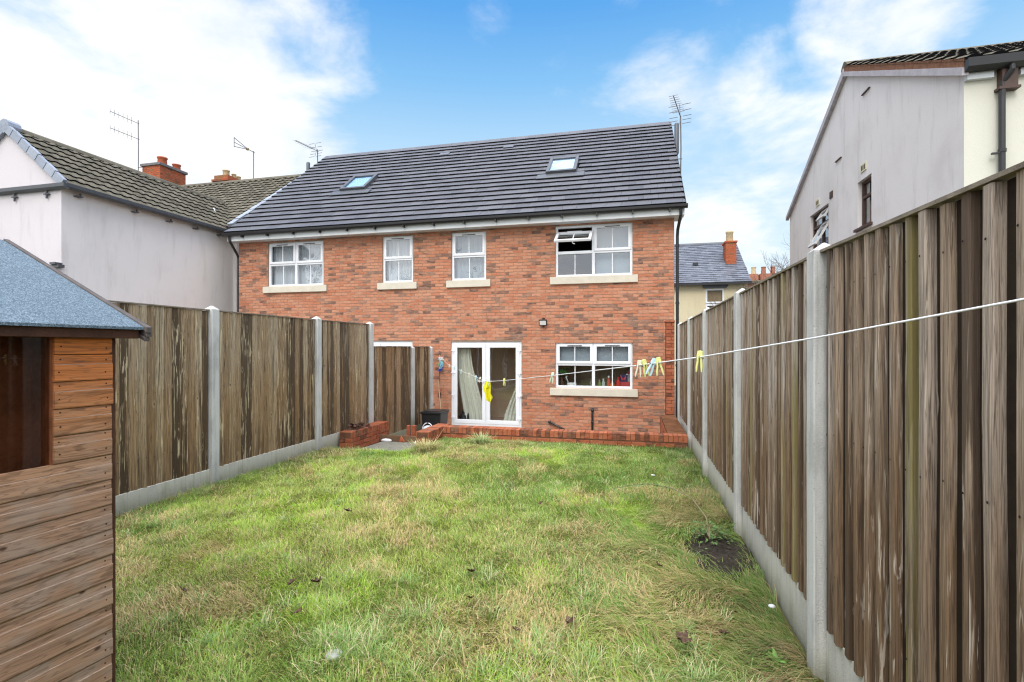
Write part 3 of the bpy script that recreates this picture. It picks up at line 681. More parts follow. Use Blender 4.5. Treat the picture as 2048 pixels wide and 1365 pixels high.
# ------------------------------------------------------------------ left: pale rendered terrace
LX = -11.5; WY = 7.95; LZ = 5.08; WRX = -13.0; WRZ = 6.33
terr = thing('terraced_house', 'pale pink rendered house with brown tiled roofs and brick chimneys beyond the shed', 'house', (-13, 10, -.46))
w = MB(); WX0 = 2 * WRX - LX
w.face([(WX0, WY, -.46), (LX, WY, -.46), (LX, WY, LZ), (WRX, WY, WRZ - .04), (WX0, WY, LZ)], 1)
w.face([(LX, WY, -.46), (LX, 13.2, -.46), (LX, 13.2, LZ), (LX, WY, LZ)], 0)
w.face([(WX0, WY, -.46), (WX0, 13.2, -.46), (WX0, 13.2, LZ), (WX0, WY, LZ)], 0)
MXR = -11.32; MEY, MEZ, MRY, MRZ = 12.35, 5.1, 16.0, 7.85
w.face([(-30, MEY + .2, -.46), (MXR - .06, MEY + .2, -.46), (MXR - .06, MEY + .2, MEZ), (-30, MEY + .2, MEZ)], 0)
w.face([(MXR - .06, MEY + .2, -.46), (MXR - .06, 19.6, -.46), (MXR - .06, 19.6, MEZ), (MXR - .06, MRY, MRZ - .05), (MXR - .06, MEY + .2, MEZ)], 0)
w.build('wall', [M['pink'], M['pink_front']], terr)
rf = MB(); ux = Vector((WRX - LX - .12, 0, WRZ - LZ + .1)); S_ = ux.length
wave_roof(rf, (LX + .12, WY - .04, LZ - .1), (0, 1, 0), ux, 13.72 - WY, S_, .235, .24, .02)
ux2 = Vector((-(WRX - LX - .12), 0, WRZ - LZ + .1)); wave_roof(rf, (WX0 - .12, WY - .04, LZ - .1), (0, 1, 0), ux2, 13.72 - WY, S_, .235, .24, .02)
r1 = rf.build('roof', [M['oldtile'], M['tile_edge']], terr)
rd = MB()
for k in range(13):
    a = WY - .05 + k * .445; rd.prism([(WRX - .15, a, WRZ - .06), (WRX - .1, a, WRZ + .02), (WRX, a, WRZ + .075), (WRX + .1, a, WRZ + .02), (WRX + .15, a, WRZ - .06)], (0, .435, 0))
rd.build('ridge', M['oldtile'], r1)
vt = MB(); V0 = Vector((LX + .14, WY - .045, LZ - .06)); V1 = Vector((WRX, WY - .045, WRZ + .04)); nv = 7
for k in range(nv):
    a = V0.lerp(V1, k / nv); b_ = V0.lerp(V1, (k + 1) / nv - .01); d = (b_ - a).normalized(); up = Vector((-d.z, 0, d.x)); up = up if up.z > 0 else -up
    c = (a + b_) / 2 + up * (-.03 + .012 * (k % 2)); vt.obox(c, d, (0, 1, 0), up, (b_ - a).length / 2, .035, .085)
    a2 = Vector((2 * WRX - c.x, c.y, c.z)); d2 = Vector((-d.x, 0, d.z)); vt.obox(a2, d2, (0, 1, 0), Vector((-up.x, 0, up.z)), (b_ - a).length / 2, .035, .085)
vt.tube([(WRX, WY - .08, WRZ + .0), (WRX, WY + .16, WRZ + .0)], .15, 12)
vt.build('verge', M['verge'], r1)
gt = MB(); gt.prism([(LX + .12 + a, WY - .06, LZ - .09 + c) for a, c in [(0, 0), (.0, -.09), (.05, -.1), (.11, -.06), (.115, .01), (.1, .01)]], (0, 12.4 - WY, 0))
gt.prism([(WX0 - .1, WY - .0 - a, LZ - .10 + c) for a, c in [(0, 0), (.0, -.09), (.05, -.1), (.11, -.06), (.115, .01), (.1, .01)]], (LX - WX0 + .32, 0, 0))
gut = gt.build('gutter', M['dkgrey'], terr)
for (x, y) in [(LX + .06, 8.25), (LX + .06, 9.5), (LX + .06, 10.4), (LX + .06, 11.2), (LX + .06, 12.)]:
    gb = MB(); gb.box(x - .06, y - .07, LZ - .27, x + .05, y + .05, LZ - .25); gb.box(x + .02, y - .012, LZ - .25, x + .05, y + .012, LZ - .2); gb.build('gutter_bracket', M['dkgrey'], gut)
for x in (-11.85, -12.75):
    gb = MB(); gb.box(x - .08, WY - .05, LZ - .28, x + .06, WY + .0, LZ - .26); gb.box(x - .012, WY - .05, LZ - .36, x + .012, WY - .02, LZ - .18); gb.build('gutter_bracket', M['dkgrey'], gut)
pb = MB(); pb.box(LX - .2, WY - .1, 3.27, LX + .06, WY + .02, 3.33); pb.box(LX - .12, WY - .14, 3.33, LX + .03, WY - .0, 3.37); pb.build('pipe_stub', M['dkgrey'], terr)
rf = MB(); um = Vector((0, MRY - MEY, MRZ - MEZ)); wave_roof(rf, (-30, MEY, MEZ), (1, 0, 0), um, 30 + MXR, um.length, .26, .25, .02)
rf.face([(-30, MRY, MRZ), (MXR, MRY, MRZ), (MXR, 19.65, MEZ), (-30, 19.65, MEZ)], 0)
r2 = rf.build('roof', [M['oldtile'], M['tile_edge']], terr)
rd = MB()
for k in range(40):
    a = MXR - .45 * (k + 1); rd.prism([(a, MRY - .16, MRZ - .05), (a, MRY - .1, MRZ + .03), (a, MRY, MRZ + .08), (a, MRY + .1, MRZ + .03), (a, MRY + .16, MRZ - .05)], (.44, 0, 0))
rd.build('ridge', M['oldtile'], r2)
vt = MB(); V0 = Vector((MXR + .03, MEY - .1, MEZ)); V1 = Vector((MXR + .03, MRY, MRZ + .06)); nv = 13
for k in range(nv):
    a = V0.lerp(V1, k / nv); b_ = V0.lerp(V1, (k + 1) / nv - .006); d = (b_ - a).normalized(); up = Vector((0, -d.z, d.y)); vt.obox((a + b_) / 2 + up * (.01 * (k % 2)), d, (1, 0, 0), up, (b_ - a).length / 2, .09, .11)
vt.build('verge', M['verge'], r2)
vl = MB(); vl.obox((-12.15, 12.58, 5.62), (-.6, .5, .62), (0, -.62, .5), (.4, .5, .3), .32, .05, .02); vl.build('valley_flashing', M['leadwhite'], r2)
gt = MB(); gt.box(LX + .0, MEY - .14, MEZ - .1, MXR + .03, MEY - .02, MEZ - .0); gt.build('gutter', M['black'], terr)
def chimney(parent, x0, y0, x1, y1, z0, z1, mat_, pots, capm, corbel=False):
    c = MB()
    for (o, u, n, L_) in (((x0, y0, z0), (1, 0, 0), (0, -1, 0), x1 - x0), ((x1, y0, z0), (0, 1, 0), (1, 0, 0), y1 - y0), ((x0, y1, z0), (0, -1, 0), (-1, 0, 0), y1 - y0)): bricks(c, o, u, n, L_, z1 - z0 - .01, proud=.008)
    c.box(x0, y0, z0, x1, y1, z1, 1)
    ch = c.build('chimney', [mat_, M['mortar']], parent)
    p = MB()
    if corbel:
        p.box(x0 - .05, y0 - .05, z1 - .1, x1 + .05, y1 + .05, z1 - .02); p.box(x0 - .11, y0 - .11, z1 - .02, x1 + .11, y1 + .11, z1 + .07); p.box(x0 - .04, y0 - .04, z1 + .07, x1 + .04, y1 + .04, z1 + .24)
        zt = z1 + .24
    else: p.box(x0 - .06, y0 - .06, z1, x1 + .06, y1 + .06, z1 + .10); zt = z1 + .10
    p.build('chimney_cap', capm, ch, bevel=.01)
    for (x, y, r, h, mm) in pots:
        q = MB(); q.lathe([(r * .95, 0), (r, .03), (r * .92, h * .8), (r * 1.08, h * .86), (r * 1.08, h), (r * .85, h), (r * .8, h * .5)], (x, y, zt - .004), 14); q.build('chimney_pot', mm, ch, smooth=True)
chimney(terr, -18.93, 16.0, -18.07, 17.16, 7.0, 8.80, M['oldbrick'], [(-18.35, 16.35, .17, .34, M['terracotta']), (-18.3, 16.95, .15, .26, M['terracotta'])], M['capstone'])
chimney(terr, -16.42, 17.0, -15.85, 17.9, 6.8, 8.33, M['oldbrick'], [(-16.1, 17.2, .13, .26, M['creampot']), (-16.0, 17.5, .09, .2, M['creampot']), (-16.0, 17.75, .09, .18, M['creampot']), (-16.25, 17.7, .09, .18, M['terracotta'])], M['oldbrick'], True)

# ------------------------------------------------------------------ right: grey gable house
NX = 4.0; NY0, NY1, NAY = 7.45, 14.7, 11.0; NEZ, NAZ = 5.07, 6.97
nb = thing('gable_house', 'grey rendered gable end house with brown windows rising over the tall fence', 'house', (NX, NY0, -.46))
NW = [(11.97, 13.13, 3.72, 4.69), (9.98, 10.54, 3.80, 4.65)]
w = MB(); hl = [(a - NY0, b_ - NY0, c + .46, d + .46) for a, b_, c, d in NW]
plane_holes(w, (NX, NY0, -.46), (0, 1, 0), (-1, 0, 0), NY1 - NY0, NEZ + .46, hl, .13, 0)
w.face([(NX, NY0, NEZ), (NX, NY1, NEZ), (NX, NAY, NAZ)], 0)
w.face([(NX, NY0, -.46), (16, NY0, -.46), (16, NY0, NEZ), (NX, NY0, NEZ)], 1); w.face([(NX, NY1, -.46), (16, NY1, -.46), (16, NY1, NEZ), (NX, NY1, NEZ)], 0)
w.face([(16, NY0, -.46), (16, NY1, -.46), (16, NY1, NEZ), (16, NAY, NAZ), (16, NY0, NEZ)], 0)
w.build('wall', [M['grey_render'], M['cream']], nb)
w = MB(); w.box(NX + .6, 9, 3, NX + .65, 14, 5); w.build('interior_wall', M['roomdark'], nb)
rf = MB(); un = Vector((0, NAY - NY0 + .12, NAZ - NEZ + .02)); e0 = Vector((NX - .06, NY0 - .12, NEZ + .07))
wave_roof(rf, e0, (1, 0, 0), un, 12, un.length, .27, .26, .03)
rf.face([(NX - .05, NAY, NAZ + .07), (16, NAY, NAZ + .07), (16, NY1 + .12, NEZ + .03), (NX - .05, NY1 + .12, NEZ + .03)], 0)
rr = rf.build('roof', [M['oldtile'], M['tile_edge']], nb)
rd = MB()
for k in range(26):
    a = NX - .06 + k * .45; rd.prism([(a, NAY - .15, NAZ + .05), (a, NAY - .1, NAZ + .12), (a, NAY, NAZ + .18), (a, NAY + .1, NAZ + .12), (a, NAY + .15, NAZ + .05)], (.44, 0, 0))
rd.build('ridge', M['oldtile'], rr)
vb = MB(); vb.prism([(NX - .055, NY0 - .1, NEZ + .0), (NX - .055, NY0 - .1, NEZ + .11), (NX - .055, NAY, NAZ + .10), (NX - .055, NAY, NAZ - .01)], (.052, 0, 0)); vb.build('verge', flat('verge_mortar', (.20, .10, .06), .9, .15, .4, 16, .004), rr)
vb = MB(); vb.prism([(NX - .075, NY0 - .1, NEZ - .10), (NX - .075, NY0 - .1, NEZ - .002), (NX - .075, NAY, NAZ - .012), (NX - .075, NAY, NAZ - .10)], (.072, 0, 0))
vb.prism([(NX - .075, NAY + .002, NAZ - .10), (NX - .075, NAY + .002, NAZ + .05), (NX - .075, NY1 + .1, NEZ + .03), (NX - .075, NY1 + .1, NEZ - .06)], (.072, 0, 0))
vb.build('barge_board', flat('lilac_barge_board', (.43, .405, .43), .7, .3, .2, 9), rr)
gt = MB(); gt.prism([(NX - .05, NY0 - .06 - a, NEZ + .05 + c) for a, c in [(0, 0), (.0, -.10), (.05, -.12), (.12, -.08), (.13, .02), (.115, .02)]], (12, 0, 0)); gt.build('gutter', M['black'], nb)
b = MB(); b.box(NX + .0, NY0 - .06, NEZ - .14, NX + .28, NY0 - .002, NEZ - .06); b.box(NX + .55, NY0 - .06, NEZ - .14, 16, NY0 - .002, NEZ - .06); b.build('fascia', M['fascia'], nb)
b = MB(); b.prism([(NX + .34, NY0 - .1, NEZ - .05), (NX + .34, NY0 - .1, NEZ - .28), (NX + .31, NY0 - .1, NEZ - .28), (NX + .31, NY0 - .1, NEZ - .31), (NX + .53, NY0 - .1, NEZ - .31), (NX + .53, NY0 - .1, NEZ - .28), (NX + .50, NY0 - .1, NEZ - .28), (NX + .50, NY0 - .1, NEZ - .05)], (0, .098, 0)); b.build('bracket', M['brownframe'], nb)
b = MB(); b.tube([(NX + .42, NY0 - .13, NEZ + .0), (NX + .42, NY0 - .13, NEZ - .1), (NX + .36, NY0 - .07, NEZ - .22), (NX + .36, NY0 - .06, NEZ - .4), (NX + .36, NY0 - .06, -.46)], .034, 10)
b.lathe([(.042, 0), (.042, .04)], (NX + .36, NY0 - .06, 4.0), 10); b.box(NX + .25, NY0 - .08, 3.98, NX + .36, NY0 - .05, 4.0); b.build('downpipe', M['black'], nb)
airb = flat('air_brick', (.62, .60, .42), .8, .2, .15, 20)
def airbrick(x, y, z, nrm, mt, w_=.11, h_=.07):
    a = MB()
    if nrm == 'x': 
        a.box(x - .015, y - w_, z - h_, x, y + w_, z + h_)
        for k in (-1, 0, 1): a.box(x - .02, y + k * w_ * .55 - .015, z - h_ * .6, x - .0151, y + k * w_ * .55 + .015, z + h_ * .6, 1)
    else: 
        a.box(x - w_, y - .015, z - h_, x + w_, y, z + h_)
        for k in (-1, 0, 1): a.box(x + k * w_ * .55 - .015, y - .02, z - h_ * .6, x + k * w_ * .55 + .015, y - .0151, z + h_ * .6, 1)
    a.build('air_brick', [mt, M['brownframe']], nb)
airbrick(NX, 10.27, 4.85, 'x', airb); airbrick(NX, 12.6, 4.87, 'x', airb); airbrick(NX, 11.80, 4.81, 'x', M['brownframe'], .08, .07)
airbrick(NX + .85, NY0, 4.78, 'y', airb, .14, .07); airbrick(NX + .98, NY0, 4.47, 'y', airb, .1, .07)
for (y, z) in ((10.17, 6.16), (11.41, 5.40)):
    a = MB(); a.box(NX - .03, y - .15, z - .007, NX, y + .15, z + .007); a.build('wall_tie', M['brownframe'], nb)
def nwin(a, b_, c, d, zt, openb):
    F = MB(); x0, x1 = NX + .07, NX + .12; T = .05
    F.box(x0, a, c, x1, b_, c + T); F.box(x0, a, d - T, x1, b_, d); F.box(x0, a, c + T, x1, a + T, d - T); F.box(x0, b_ - T, c + T, x1, b_, d - T); F.box(x0 + .001, a + T, zt - .025, x1 - .001, b_ - T, zt + .025)
    if openb: F.box(x0 + .002, (a + b_) / 2 - .03, c + T, x1 - .002, (a + b_) / 2 + .03, d - T)
    fo = F.build('window', M['brownframe'], nb)
    p = MB(); p.face([(NX + .1, a + T - .01, c + T - .01), (NX + .1, b_ - T, c + T - .01), (NX + .1, b_ - T, d - T), (NX + .1, a + T - .01, d - T)]); p.build('pane', M['glass'], fo)
    s_ = MB(); s_.box(NX - .05, a - .05, c - .05, NX + .07, b_ + .05, c - .004); s_.build('sill', M['brownframe'], fo)
    if openb:
        for (q0, q1, ang) in ((c + T, zt - .02, 30), (zt + .02, d - T, 32)):
            S = MB(); ya, yb = a + T, (a + b_) / 2 - .03; t = .055
            for (u0, u1, v0, v1) in ((ya, yb, q0, q0 + t), (ya, yb, q1 - t, q1), (ya, ya + t, q0 + t, q1 - t), (yb - t, yb, q0 + t, q1 - t)): S.box(NX + .05, u0, v0, NX + .085, u1, v1)
            G = MB(); G.face([(NX + .07, ya + t, q0 + t), (NX + .07, yb - t, q0 + t), (NX + .07, yb - t, q1 - t), (NX + .07, ya + t, q1 - t)])
            rot = Matrix.Rotation(R(ang), 4, 'Y'); pv = Vector((NX + .06, 0, q1))
            for o in (S, G): o.v = [tuple(rot @ (Vector(v) - pv) + pv) for v in o.v]
            S.build('sash', flat('pale_sash', (.55, .53, .52), .5, .4), fo); G.build('pane', M['glass_up'], fo)
nwin(*NW[0], 4.38, True); nwin(*NW[1], 4.36, False)

# ------------------------------------------------------------------ far houses and trees
fh = thing('slate_roof_house', 'cream rendered house with grey slate roof standing across the street', 'house', (2, 29.5, -.46))
w = MB(); FX1 = 5.95; FXH = [(3.82 + 6, 4.78 + 6, 3.1 + .46, 4.88 + .46)]
plane_holes(w, (-6, 29.5, -.46), (1, 0, 0), (0, -1, 0), FX1 + 6, 5.25 + .46, FXH, .12, 0)
w.face([(FX1, 29.5, -.46), (FX1, 37.5, -.46), (FX1, 37.5, 5.25), (FX1, 33.5, 8.05), (FX1, 29.5, 5.25)], 0); w.build('wall', M['buff'], fh)
w = MB(); w.box(3.6, 29.9, 2.9, 5.0, 29.95, 5.1); w.build('interior_wall', M['room'], fh)
rf = MB(); uf = Vector((0, 4.25, 2.93)); tile_roof(rf, (-6, 29.25, 5.18), (1, 0, 0), uf, FX1 + 6.15, uf.length, .235, .32, .014, .014, jit=.006)
rf.face([(-6, 33.5, 8.1), (FX1 + .15, 33.5, 8.1), (FX1 + .15, 37.8, 5.2), (-6, 37.8, 5.2)], 0)
r3 = rf.build('roof', [M['slate'], M['tile_edge']], fh)
b = MB(); b.prism([(-6, 33.35, 8.07), (-6, 33.5, 8.2), (-6, 33.65, 8.07)], (FX1 + 6.15, 0, 0)); b.build('ridge', M['dkgrey'], r3)
b = MB(); b.box(3.3, 30.9, 6.45, 3.6, 31.0, 6.56); b.build('roof_vent', M['black'], r3)
b = MB(); b.box(-6, 29.12, 5.05, FX1 + .15, 29.24, 5.17); b.build('gutter', M['black'], fh)
b = MB(); b.prism([(3.72, 29.38, 4.90), (4.88, 29.38, 4.90), (4.98, 29.38, 5.06), (3.62, 29.38, 5.06)], (0, .118, 0)); b.build('lintel', M['dkgrey'], fh)
F = MB()
for q in ((3.82, 4.78, 4.08, 4.88), (3.82, 4.78, 3.1, 4.04)): light_frame(F, q[0], q[1], q[2], q[3], .09, 29.53, 29.6)
wf = F.build('window', M['upvc'], fh)
p = MB(); p.face([(3.9, 29.57, 3.15), (4.7, 29.57, 3.15), (4.7, 29.57, 4.8), (3.9, 29.57, 4.8)]); p.build('pane', M['glass'], wf)
p = MB(); p.box(3.9, 29.66, 3.15, 4.7, 29.68, 4.85); p.build('blind', flat('tan_blind', (.36, .25, .14), .8, .2, .3, 4), wf)
chimney(fh, 5.10, 31.0, 5.66, 31.9, 5.9, 7.65, M['oldbrick'], [(5.35, 31.3, .2, .6, M['creampot'])], M['oldbrick'])
b = MB(); b.obox((5.37, 30.96, 6.32), (1, 0, 0), (0, 4.25, 2.93), (0, -2.93, 4.25), .36, .12, .02); b.build('flashing', M['leadwhite'], r3)
bh = thing('brick_house', 'distant red brick house with clustered chimney pots behind the slate roofed house', 'house', (11, 45, -.46))
M['farbrick'] = flat('far_brick', (.34, .15, .10), .9, .1, .25, 3); w = MB(); w.box(7, 45, -.46, 14, 53, 6.95); w.build('wall', M['farbrick'], bh)
w = MB(); w.prism([(6.8, 44.7, 6.95), (6.8, 44.7, 7.1), (6.8, 49, 8.0), (6.8, 53.3, 7.1), (6.8, 53.3, 6.95)], (7.4, 0, 0)); w.build('roof', M['oldtile'], bh)
for (x, mm) in ((9.3, M['creampot']), (10.75, M['farbrick'])):
    c = MB(); c.box(x - .65, 45.2, 7.0, x + .65, 46.0, 7.75); ch = c.build('chimney', M['farbrick'], bh)
    for k in range(2):
        q = MB(); q.lathe([(.2, 0), (.17, .5), (.2, .55), (.2, .6)], (x - .35 + .7 * k, 45.5, 7.74), 10); q.build('chimney_pot', mm, ch)

M['bark'] = flat('bark', (.105, .085, .07), .9, .1, .3, 12)
def bare_tree(label, x, y, H, spread, seed, levels=5, z0=-.46, r0=.16, group='bare winter trees'):
    rnd = random.Random(seed); t = thing('bare_tree', label, 'tree', (x, y, z0), group); tr, cr = MB(), MB()
    def grow(p, d, L_, r, lev):
        n = 4; pts = [p]; q = Vector(p); dd = Vector(d)
        for k in range(n):
            dd = (dd + Vector((rnd.gauss(0, .11), rnd.gauss(0, .11), rnd.gauss(.04, .07)))).normalized(); q = q + dd * (L_ / n); pts.append(Vector(q))
        mb = tr if lev <= 1 else cr
        mb.tube(pts, [r * (1 - .42 * k / n) for k in range(n + 1)], 6 if lev < 2 else 4 if lev < 4 else 3, cap=False)
        if lev >= levels: return
        kids = 3 if lev < 2 else rnd.choice((3, 4, 4))
        for k in range(kids):
            f = 1. if k == 0 else rnd.uniform(.35, .95); a = pts[min(n, int(round(f * n)))]
            ax = Vector((rnd.gauss(0, 1), rnd.gauss(0, 1), rnd.gauss(0, .4))); ax = (ax - ax.dot(dd) * dd).normalized()
            nd = (dd * (1 if k else 1.6) + ax * spread * rnd.uniform(.6, 1.2)).normalized()
            grow(a, nd, L_ * rnd.uniform(.62, .80), r * .58 * rnd.uniform(.85, 1.05), lev + 1)
    grow(Vector((x, y, z0)), Vector((0, 0, 1)), H * .32, r0, 0)
    tr.build('trunk', M['bark'], t); cr.build('crown', M['bark'], t)
bare_tree('bare winter tree with fine twigs beside the grey gable house', 7.6, 26.5, 7.6, .75, 11, 6)
bare_tree('small faint bare tree beyond the chimney of the slate roofed house', 6.9, 36, 6.6, .8, 5, 6)
bare_tree('tall bare tree behind the viewer, mirrored in the narrow upstairs window', -11.6, -9.5, 12, .8, 21, 5, r0=.2)
bare_tree('broad bare tree behind the viewer, mirrored in the pale wide upstairs window', -24, -10., 12, .9, 34, 5, r0=.2)

# ------------------------------------------------------------------ fences
def fence_panel(parent, X, y0, y1, z0, z1, face, mat_, thick=.02, pitch=.1, capw=.028, drop=0.):
    """feather-edge boards on the line X from y0 to y1; face = -1 looks toward -X, +1 toward +X"""
    p = MB(); n = max(2, int(round((y1 - y0) / pitch))); pt = (y1 - y0) / n
    for k in range(n):
        a = y0 + k * pt - .004; b_ = a + pt + .018; th = thick * random.uniform(.8, 1.15); tl = random.uniform(-.006, .004); sk = random.uniform(-.004, .004)
        b_ = min(b_, y1); zt = z1 + tl - drop * (y1 - a); zb = z0 - random.uniform(.004, .012)
        lo, hi = .004, th + random.uniform(0, .003)
        # profile across the board: thin near edge, thick rounded far edge
        prof = [(a, 0), (a, .004), (a + (b_ - a) * .25, .006 + hi * .25), (b_ - .034, hi), (b_ - .018, hi + .001), (b_ - .012, hi * .6), (b_, 0)]
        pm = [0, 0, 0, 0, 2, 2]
        if face < 0:
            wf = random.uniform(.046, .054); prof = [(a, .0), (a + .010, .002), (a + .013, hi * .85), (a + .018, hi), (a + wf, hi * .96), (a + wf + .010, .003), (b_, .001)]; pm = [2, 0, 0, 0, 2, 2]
        i = len(p.v); m_ = len(prof); zs = [zb, zb + (zt - zb) * .33, zb + (zt - zb) * .66, zt]
        bow = [0, random.uniform(-.003, .004), random.uniform(-.003, .004), 0]
        for q, zz in enumerate(zs):
            for (yy, d) in prof: p.v.append((X + face * (d + (bow[q] if d > 0 else 0)), yy + sk * (q / 3 - .5), zz))
        for q in range(3):
            for j in range(m_ - 1): 
                f = (i + q * m_ + j, i + q * m_ + j + 1, i + (q + 1) * m_ + j + 1, i + (q + 1) * m_ + j); p.f.append(f if face < 0 else f[::-1]); p.m.append(pm[j])
        p.f.append(tuple(i + 3 * m_ + j for j in range(m_))); p.m.append(0)
        for nz_ in (.16, .52, .90):
            cy = (a + .032 if face < 0 else b_ - .028) + random.uniform(-.006, .006); cz = z0 + (z1 - z0) * nz_ + random.uniform(-.012, .012)
            ring = [(X + face * (hi + .0045), cy + .0042 * math.cos(w_) * (1 if face < 0 else -1), cz + .0042 * math.sin(w_)) for w_ in [-t_ * math.pi / 3 for t_ in range(6)]]
            p.face(ring, 2)
    p.box(min(X - face * .02, X - face * .0), y0, z0, max(X - face * .02, X - face * .0), y1, z1 - .02 - drop * (y1 - y0), 1)
    xa, xb = (X - .026, X + capw) if face > 0 else (X - capw, X + .026); dz = drop * (y1 - y0)
    p.hexa([(xa, y0, z1 + .002 - dz), (xb, y0, z1 + .002 - dz), (xb, y1, z1 + .002), (xa, y1, z1 + .002), (xa, y0, z1 + .015 - dz), (xb, y0, z1 + .015 - dz), (xb, y1, z1 + .015), (xa, y1, z1 + .015)], 1)
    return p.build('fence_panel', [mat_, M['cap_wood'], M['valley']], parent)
def fence_post(parent, x0, x1, y, z0, z1, hw=.055):
    p = MB(); c = (x0 + x1) / 2; e = .014
    p.hexa([(x0, y - hw, z0), (x1, y - hw, z0), (x1, y + hw, z0), (x0, y + hw, z0), (x0, y - hw, z1), (x1, y - hw, z1), (x1, y + hw, z1), (x0, y + hw, z1)], skip=(1,))
    i = len(p.v); p.v += [(x0, y - hw, z1), (x1, y - hw, z1), (x1, y + hw, z1), (x0, y + hw, z1), (c, y - hw * .25, z1 + .045), (c, y + hw * .25, z1 + .045)]
    for f in ((0, 1, 4), (1, 2, 5, 4), (2, 3, 5), (3, 0, 4, 5)): p.f.append(tuple(i + a for a in f)); p.m.append(0)
    return p.build('concrete_post', M['post'], parent, bevel=.007)
fr = thing('garden_fence', 'tall dark brown corrugated board fence with pale concrete posts under the grey gable house', 'fence', (.9, 5, 0), 'timber fences around the lawn')
PY = [-1.09, .84, 2.775, 4.70, 6.78, 8.66, 10.59]
for y in PY: fence_post(fr, .845, .965, y, -.5, 2.085)
for a, b_ in zip(PY, PY[1:]):
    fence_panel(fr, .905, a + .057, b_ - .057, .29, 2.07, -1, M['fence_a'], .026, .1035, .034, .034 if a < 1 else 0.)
    g_ = MB(); g_.box(.899, a + .056, -.1, .935, b_ - .056, .284); g_.build('gravel_board', M['gravel_b'], fr, bevel=.004)
fl = thing('garden_fence', 'tall weathered grey board fence with concrete posts running from the shed', 'fence', (-4.85, 5, 0), 'timber fences around the lawn')
PL = [3.02, 4.975, 7.0, 8.64]
for y in PL: fence_post(fl, -4.92, -4.80, y, -.6, 2.07)
for a, b_ in zip(PL, PL[1:]):
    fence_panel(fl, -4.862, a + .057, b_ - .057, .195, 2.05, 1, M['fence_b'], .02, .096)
    g_ = MB(); g_.box(-4.885, a + .056, -.3, -4.838, b_ - .056, .192); g_.build('gravel_board', M['gravel_b'], fl, bevel=.004)
bf = thing('garden_fence', 'brown board fence closing the lawn behind the viewer, seen mirrored in the french doors', 'fence', (-2, -2.6, 0), 'timber fences around the lawn')
for k in range(3):
    b = MB(); xa = -4.8 + k * 1.9
    for j in range(18): b.box(xa + j * .105, -2.62, .02, xa + j * .105 + .098, -2.6 - .012 * (j % 2), 2.0)
    b.build('fence_panel', M['fence_c'], bf)
lf = thing('low_fence', 'lower tan board fence meeting the brick house beside the french doors', 'fence', (-4.85, 10, -.45), 'timber fences around the lawn')
for y in (10.49, 11.56): fence_post(lf, -4.92, -4.80, y, -.6, 1.62)
for a, b_ in ((8.64, 10.49), (10.49, 11.56)):
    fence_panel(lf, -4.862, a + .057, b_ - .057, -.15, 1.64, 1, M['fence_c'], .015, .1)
    g_ = MB(); g_.box(-4.885, a + .056, -.5, -4.838, b_ - .056, -.153); g_.build('gravel_board', M['gravel_b'], lf, bevel=.004)

# ------------------------------------------------------------------ low garden walls
def low_wall(name, label, x0, y0, x1, y1, z0, zt, faces, cope=True, axis='x', m1='brick2', m2='mortar2'):
    t = thing(name, label, 'wall', (x0, y0, z0), 'low red brick garden walls')
    ch = .108 if cope else 0; w = MB()
    F = {'-y': ((x0, y0, z0), (1, 0, 0), (0, -1, 0), x1 - x0), '+x': ((x1, y0, z0), (0, 1, 0), (1, 0, 0), y1 - y0), '-x': ((x0, y1, z0), (0, -1, 0), (-1, 0, 0), y1 - y0), '+y': ((x1, y1, z0), (-1, 0, 0), (0, 1, 0), x1 - x0)}
    for f in faces: bricks(w, *F[f][:3], F[f][3], zt - ch - z0, proud=.006, start=random.uniform(0, .1))
    w.box(x0, y0, z0, x1, y1, zt - ch, 1); w.build('brickwork', [M[m1], M[m2]], t)
    if cope:
        c = MB(); L_ = (x1 - x0) if axis == 'x' else (y1 - y0); n = max(1, int(round(L_ / .075))); p = L_ / n
        for k in range(n):
            jz = random.uniform(-.004, .004); jy = random.uniform(-.005, .005); g = .0045
            if axis == 'x': c.box(x0 + k * p + g, y0 - .006 + jy, zt - ch + .004, x0 + (k + 1) * p - g, y1 + .004 + jy, zt + jz)
            else: c.box(x0 - .006 + jy, y0 + k * p + g, zt - ch + .004, x1 + .006 + jy, y0 + (k + 1) * p - g, zt + jz)
        c.box(x0 + .01, y0 + .004, zt - ch, x1 - .01, y1 - .004, zt - .008, 1)
        c.build('coping', [M[m1], M[m2]], t, bevel=0)
    return t
low_wall('retaining_wall', 'long low brick wall with upright coping bricks along the top edge of the lawn', -3.335, 8.5, .835, 8.715, -.45, .205, ('-y', '+y'))
low_wall('return_wall', 'short brick wall end turning back beside the gap with paving slabs', -3.56, 7.86, -3.34, 8.86, -.35, .205, ('-y', '+x', '-x'), axis='y')
low_wall('planter_wall', 'short brick wall against the weathered fence with dead leaves on top', -4.795, 7.54, -4.58, 8.86, -.35, .21, ('-y', '+x', '+y'), axis='y')
pr = thing('brick_pier', 'dark red brick pier between the house corner and the fence', 'pier', (.75, 11.2, -.45))
w = MB(); bricks(w, (.66, 11.2, .2), (1, 0, 0), (0, -1, 0), .17, 1.96); w.box(.66, 11.2, -.45, .83, 11.5, 2.16, 1); w.build('brickwork', [M['brick2'], M['mortar2']], pr)
w = MB(); w.box(.64, 11.17, 2.16, .84, 11.52, 2.20); w.build('cap', M['brick2'], pr)
lg = thing('side_ledge', 'mossy brown brick ledge between the patio and the fence', 'ledge', (.68, 9.9, -.45))
w = MB(); bricks(w, (.54, 11.195, -.45), (0, -1, 0), (-1, 0, 0), 2.47, .62); w.box(.545, 8.72, -.45, .84, 11.195, .19, 1); w.build('brickwork', [M['brick2'], M['mossfloor']], lg)

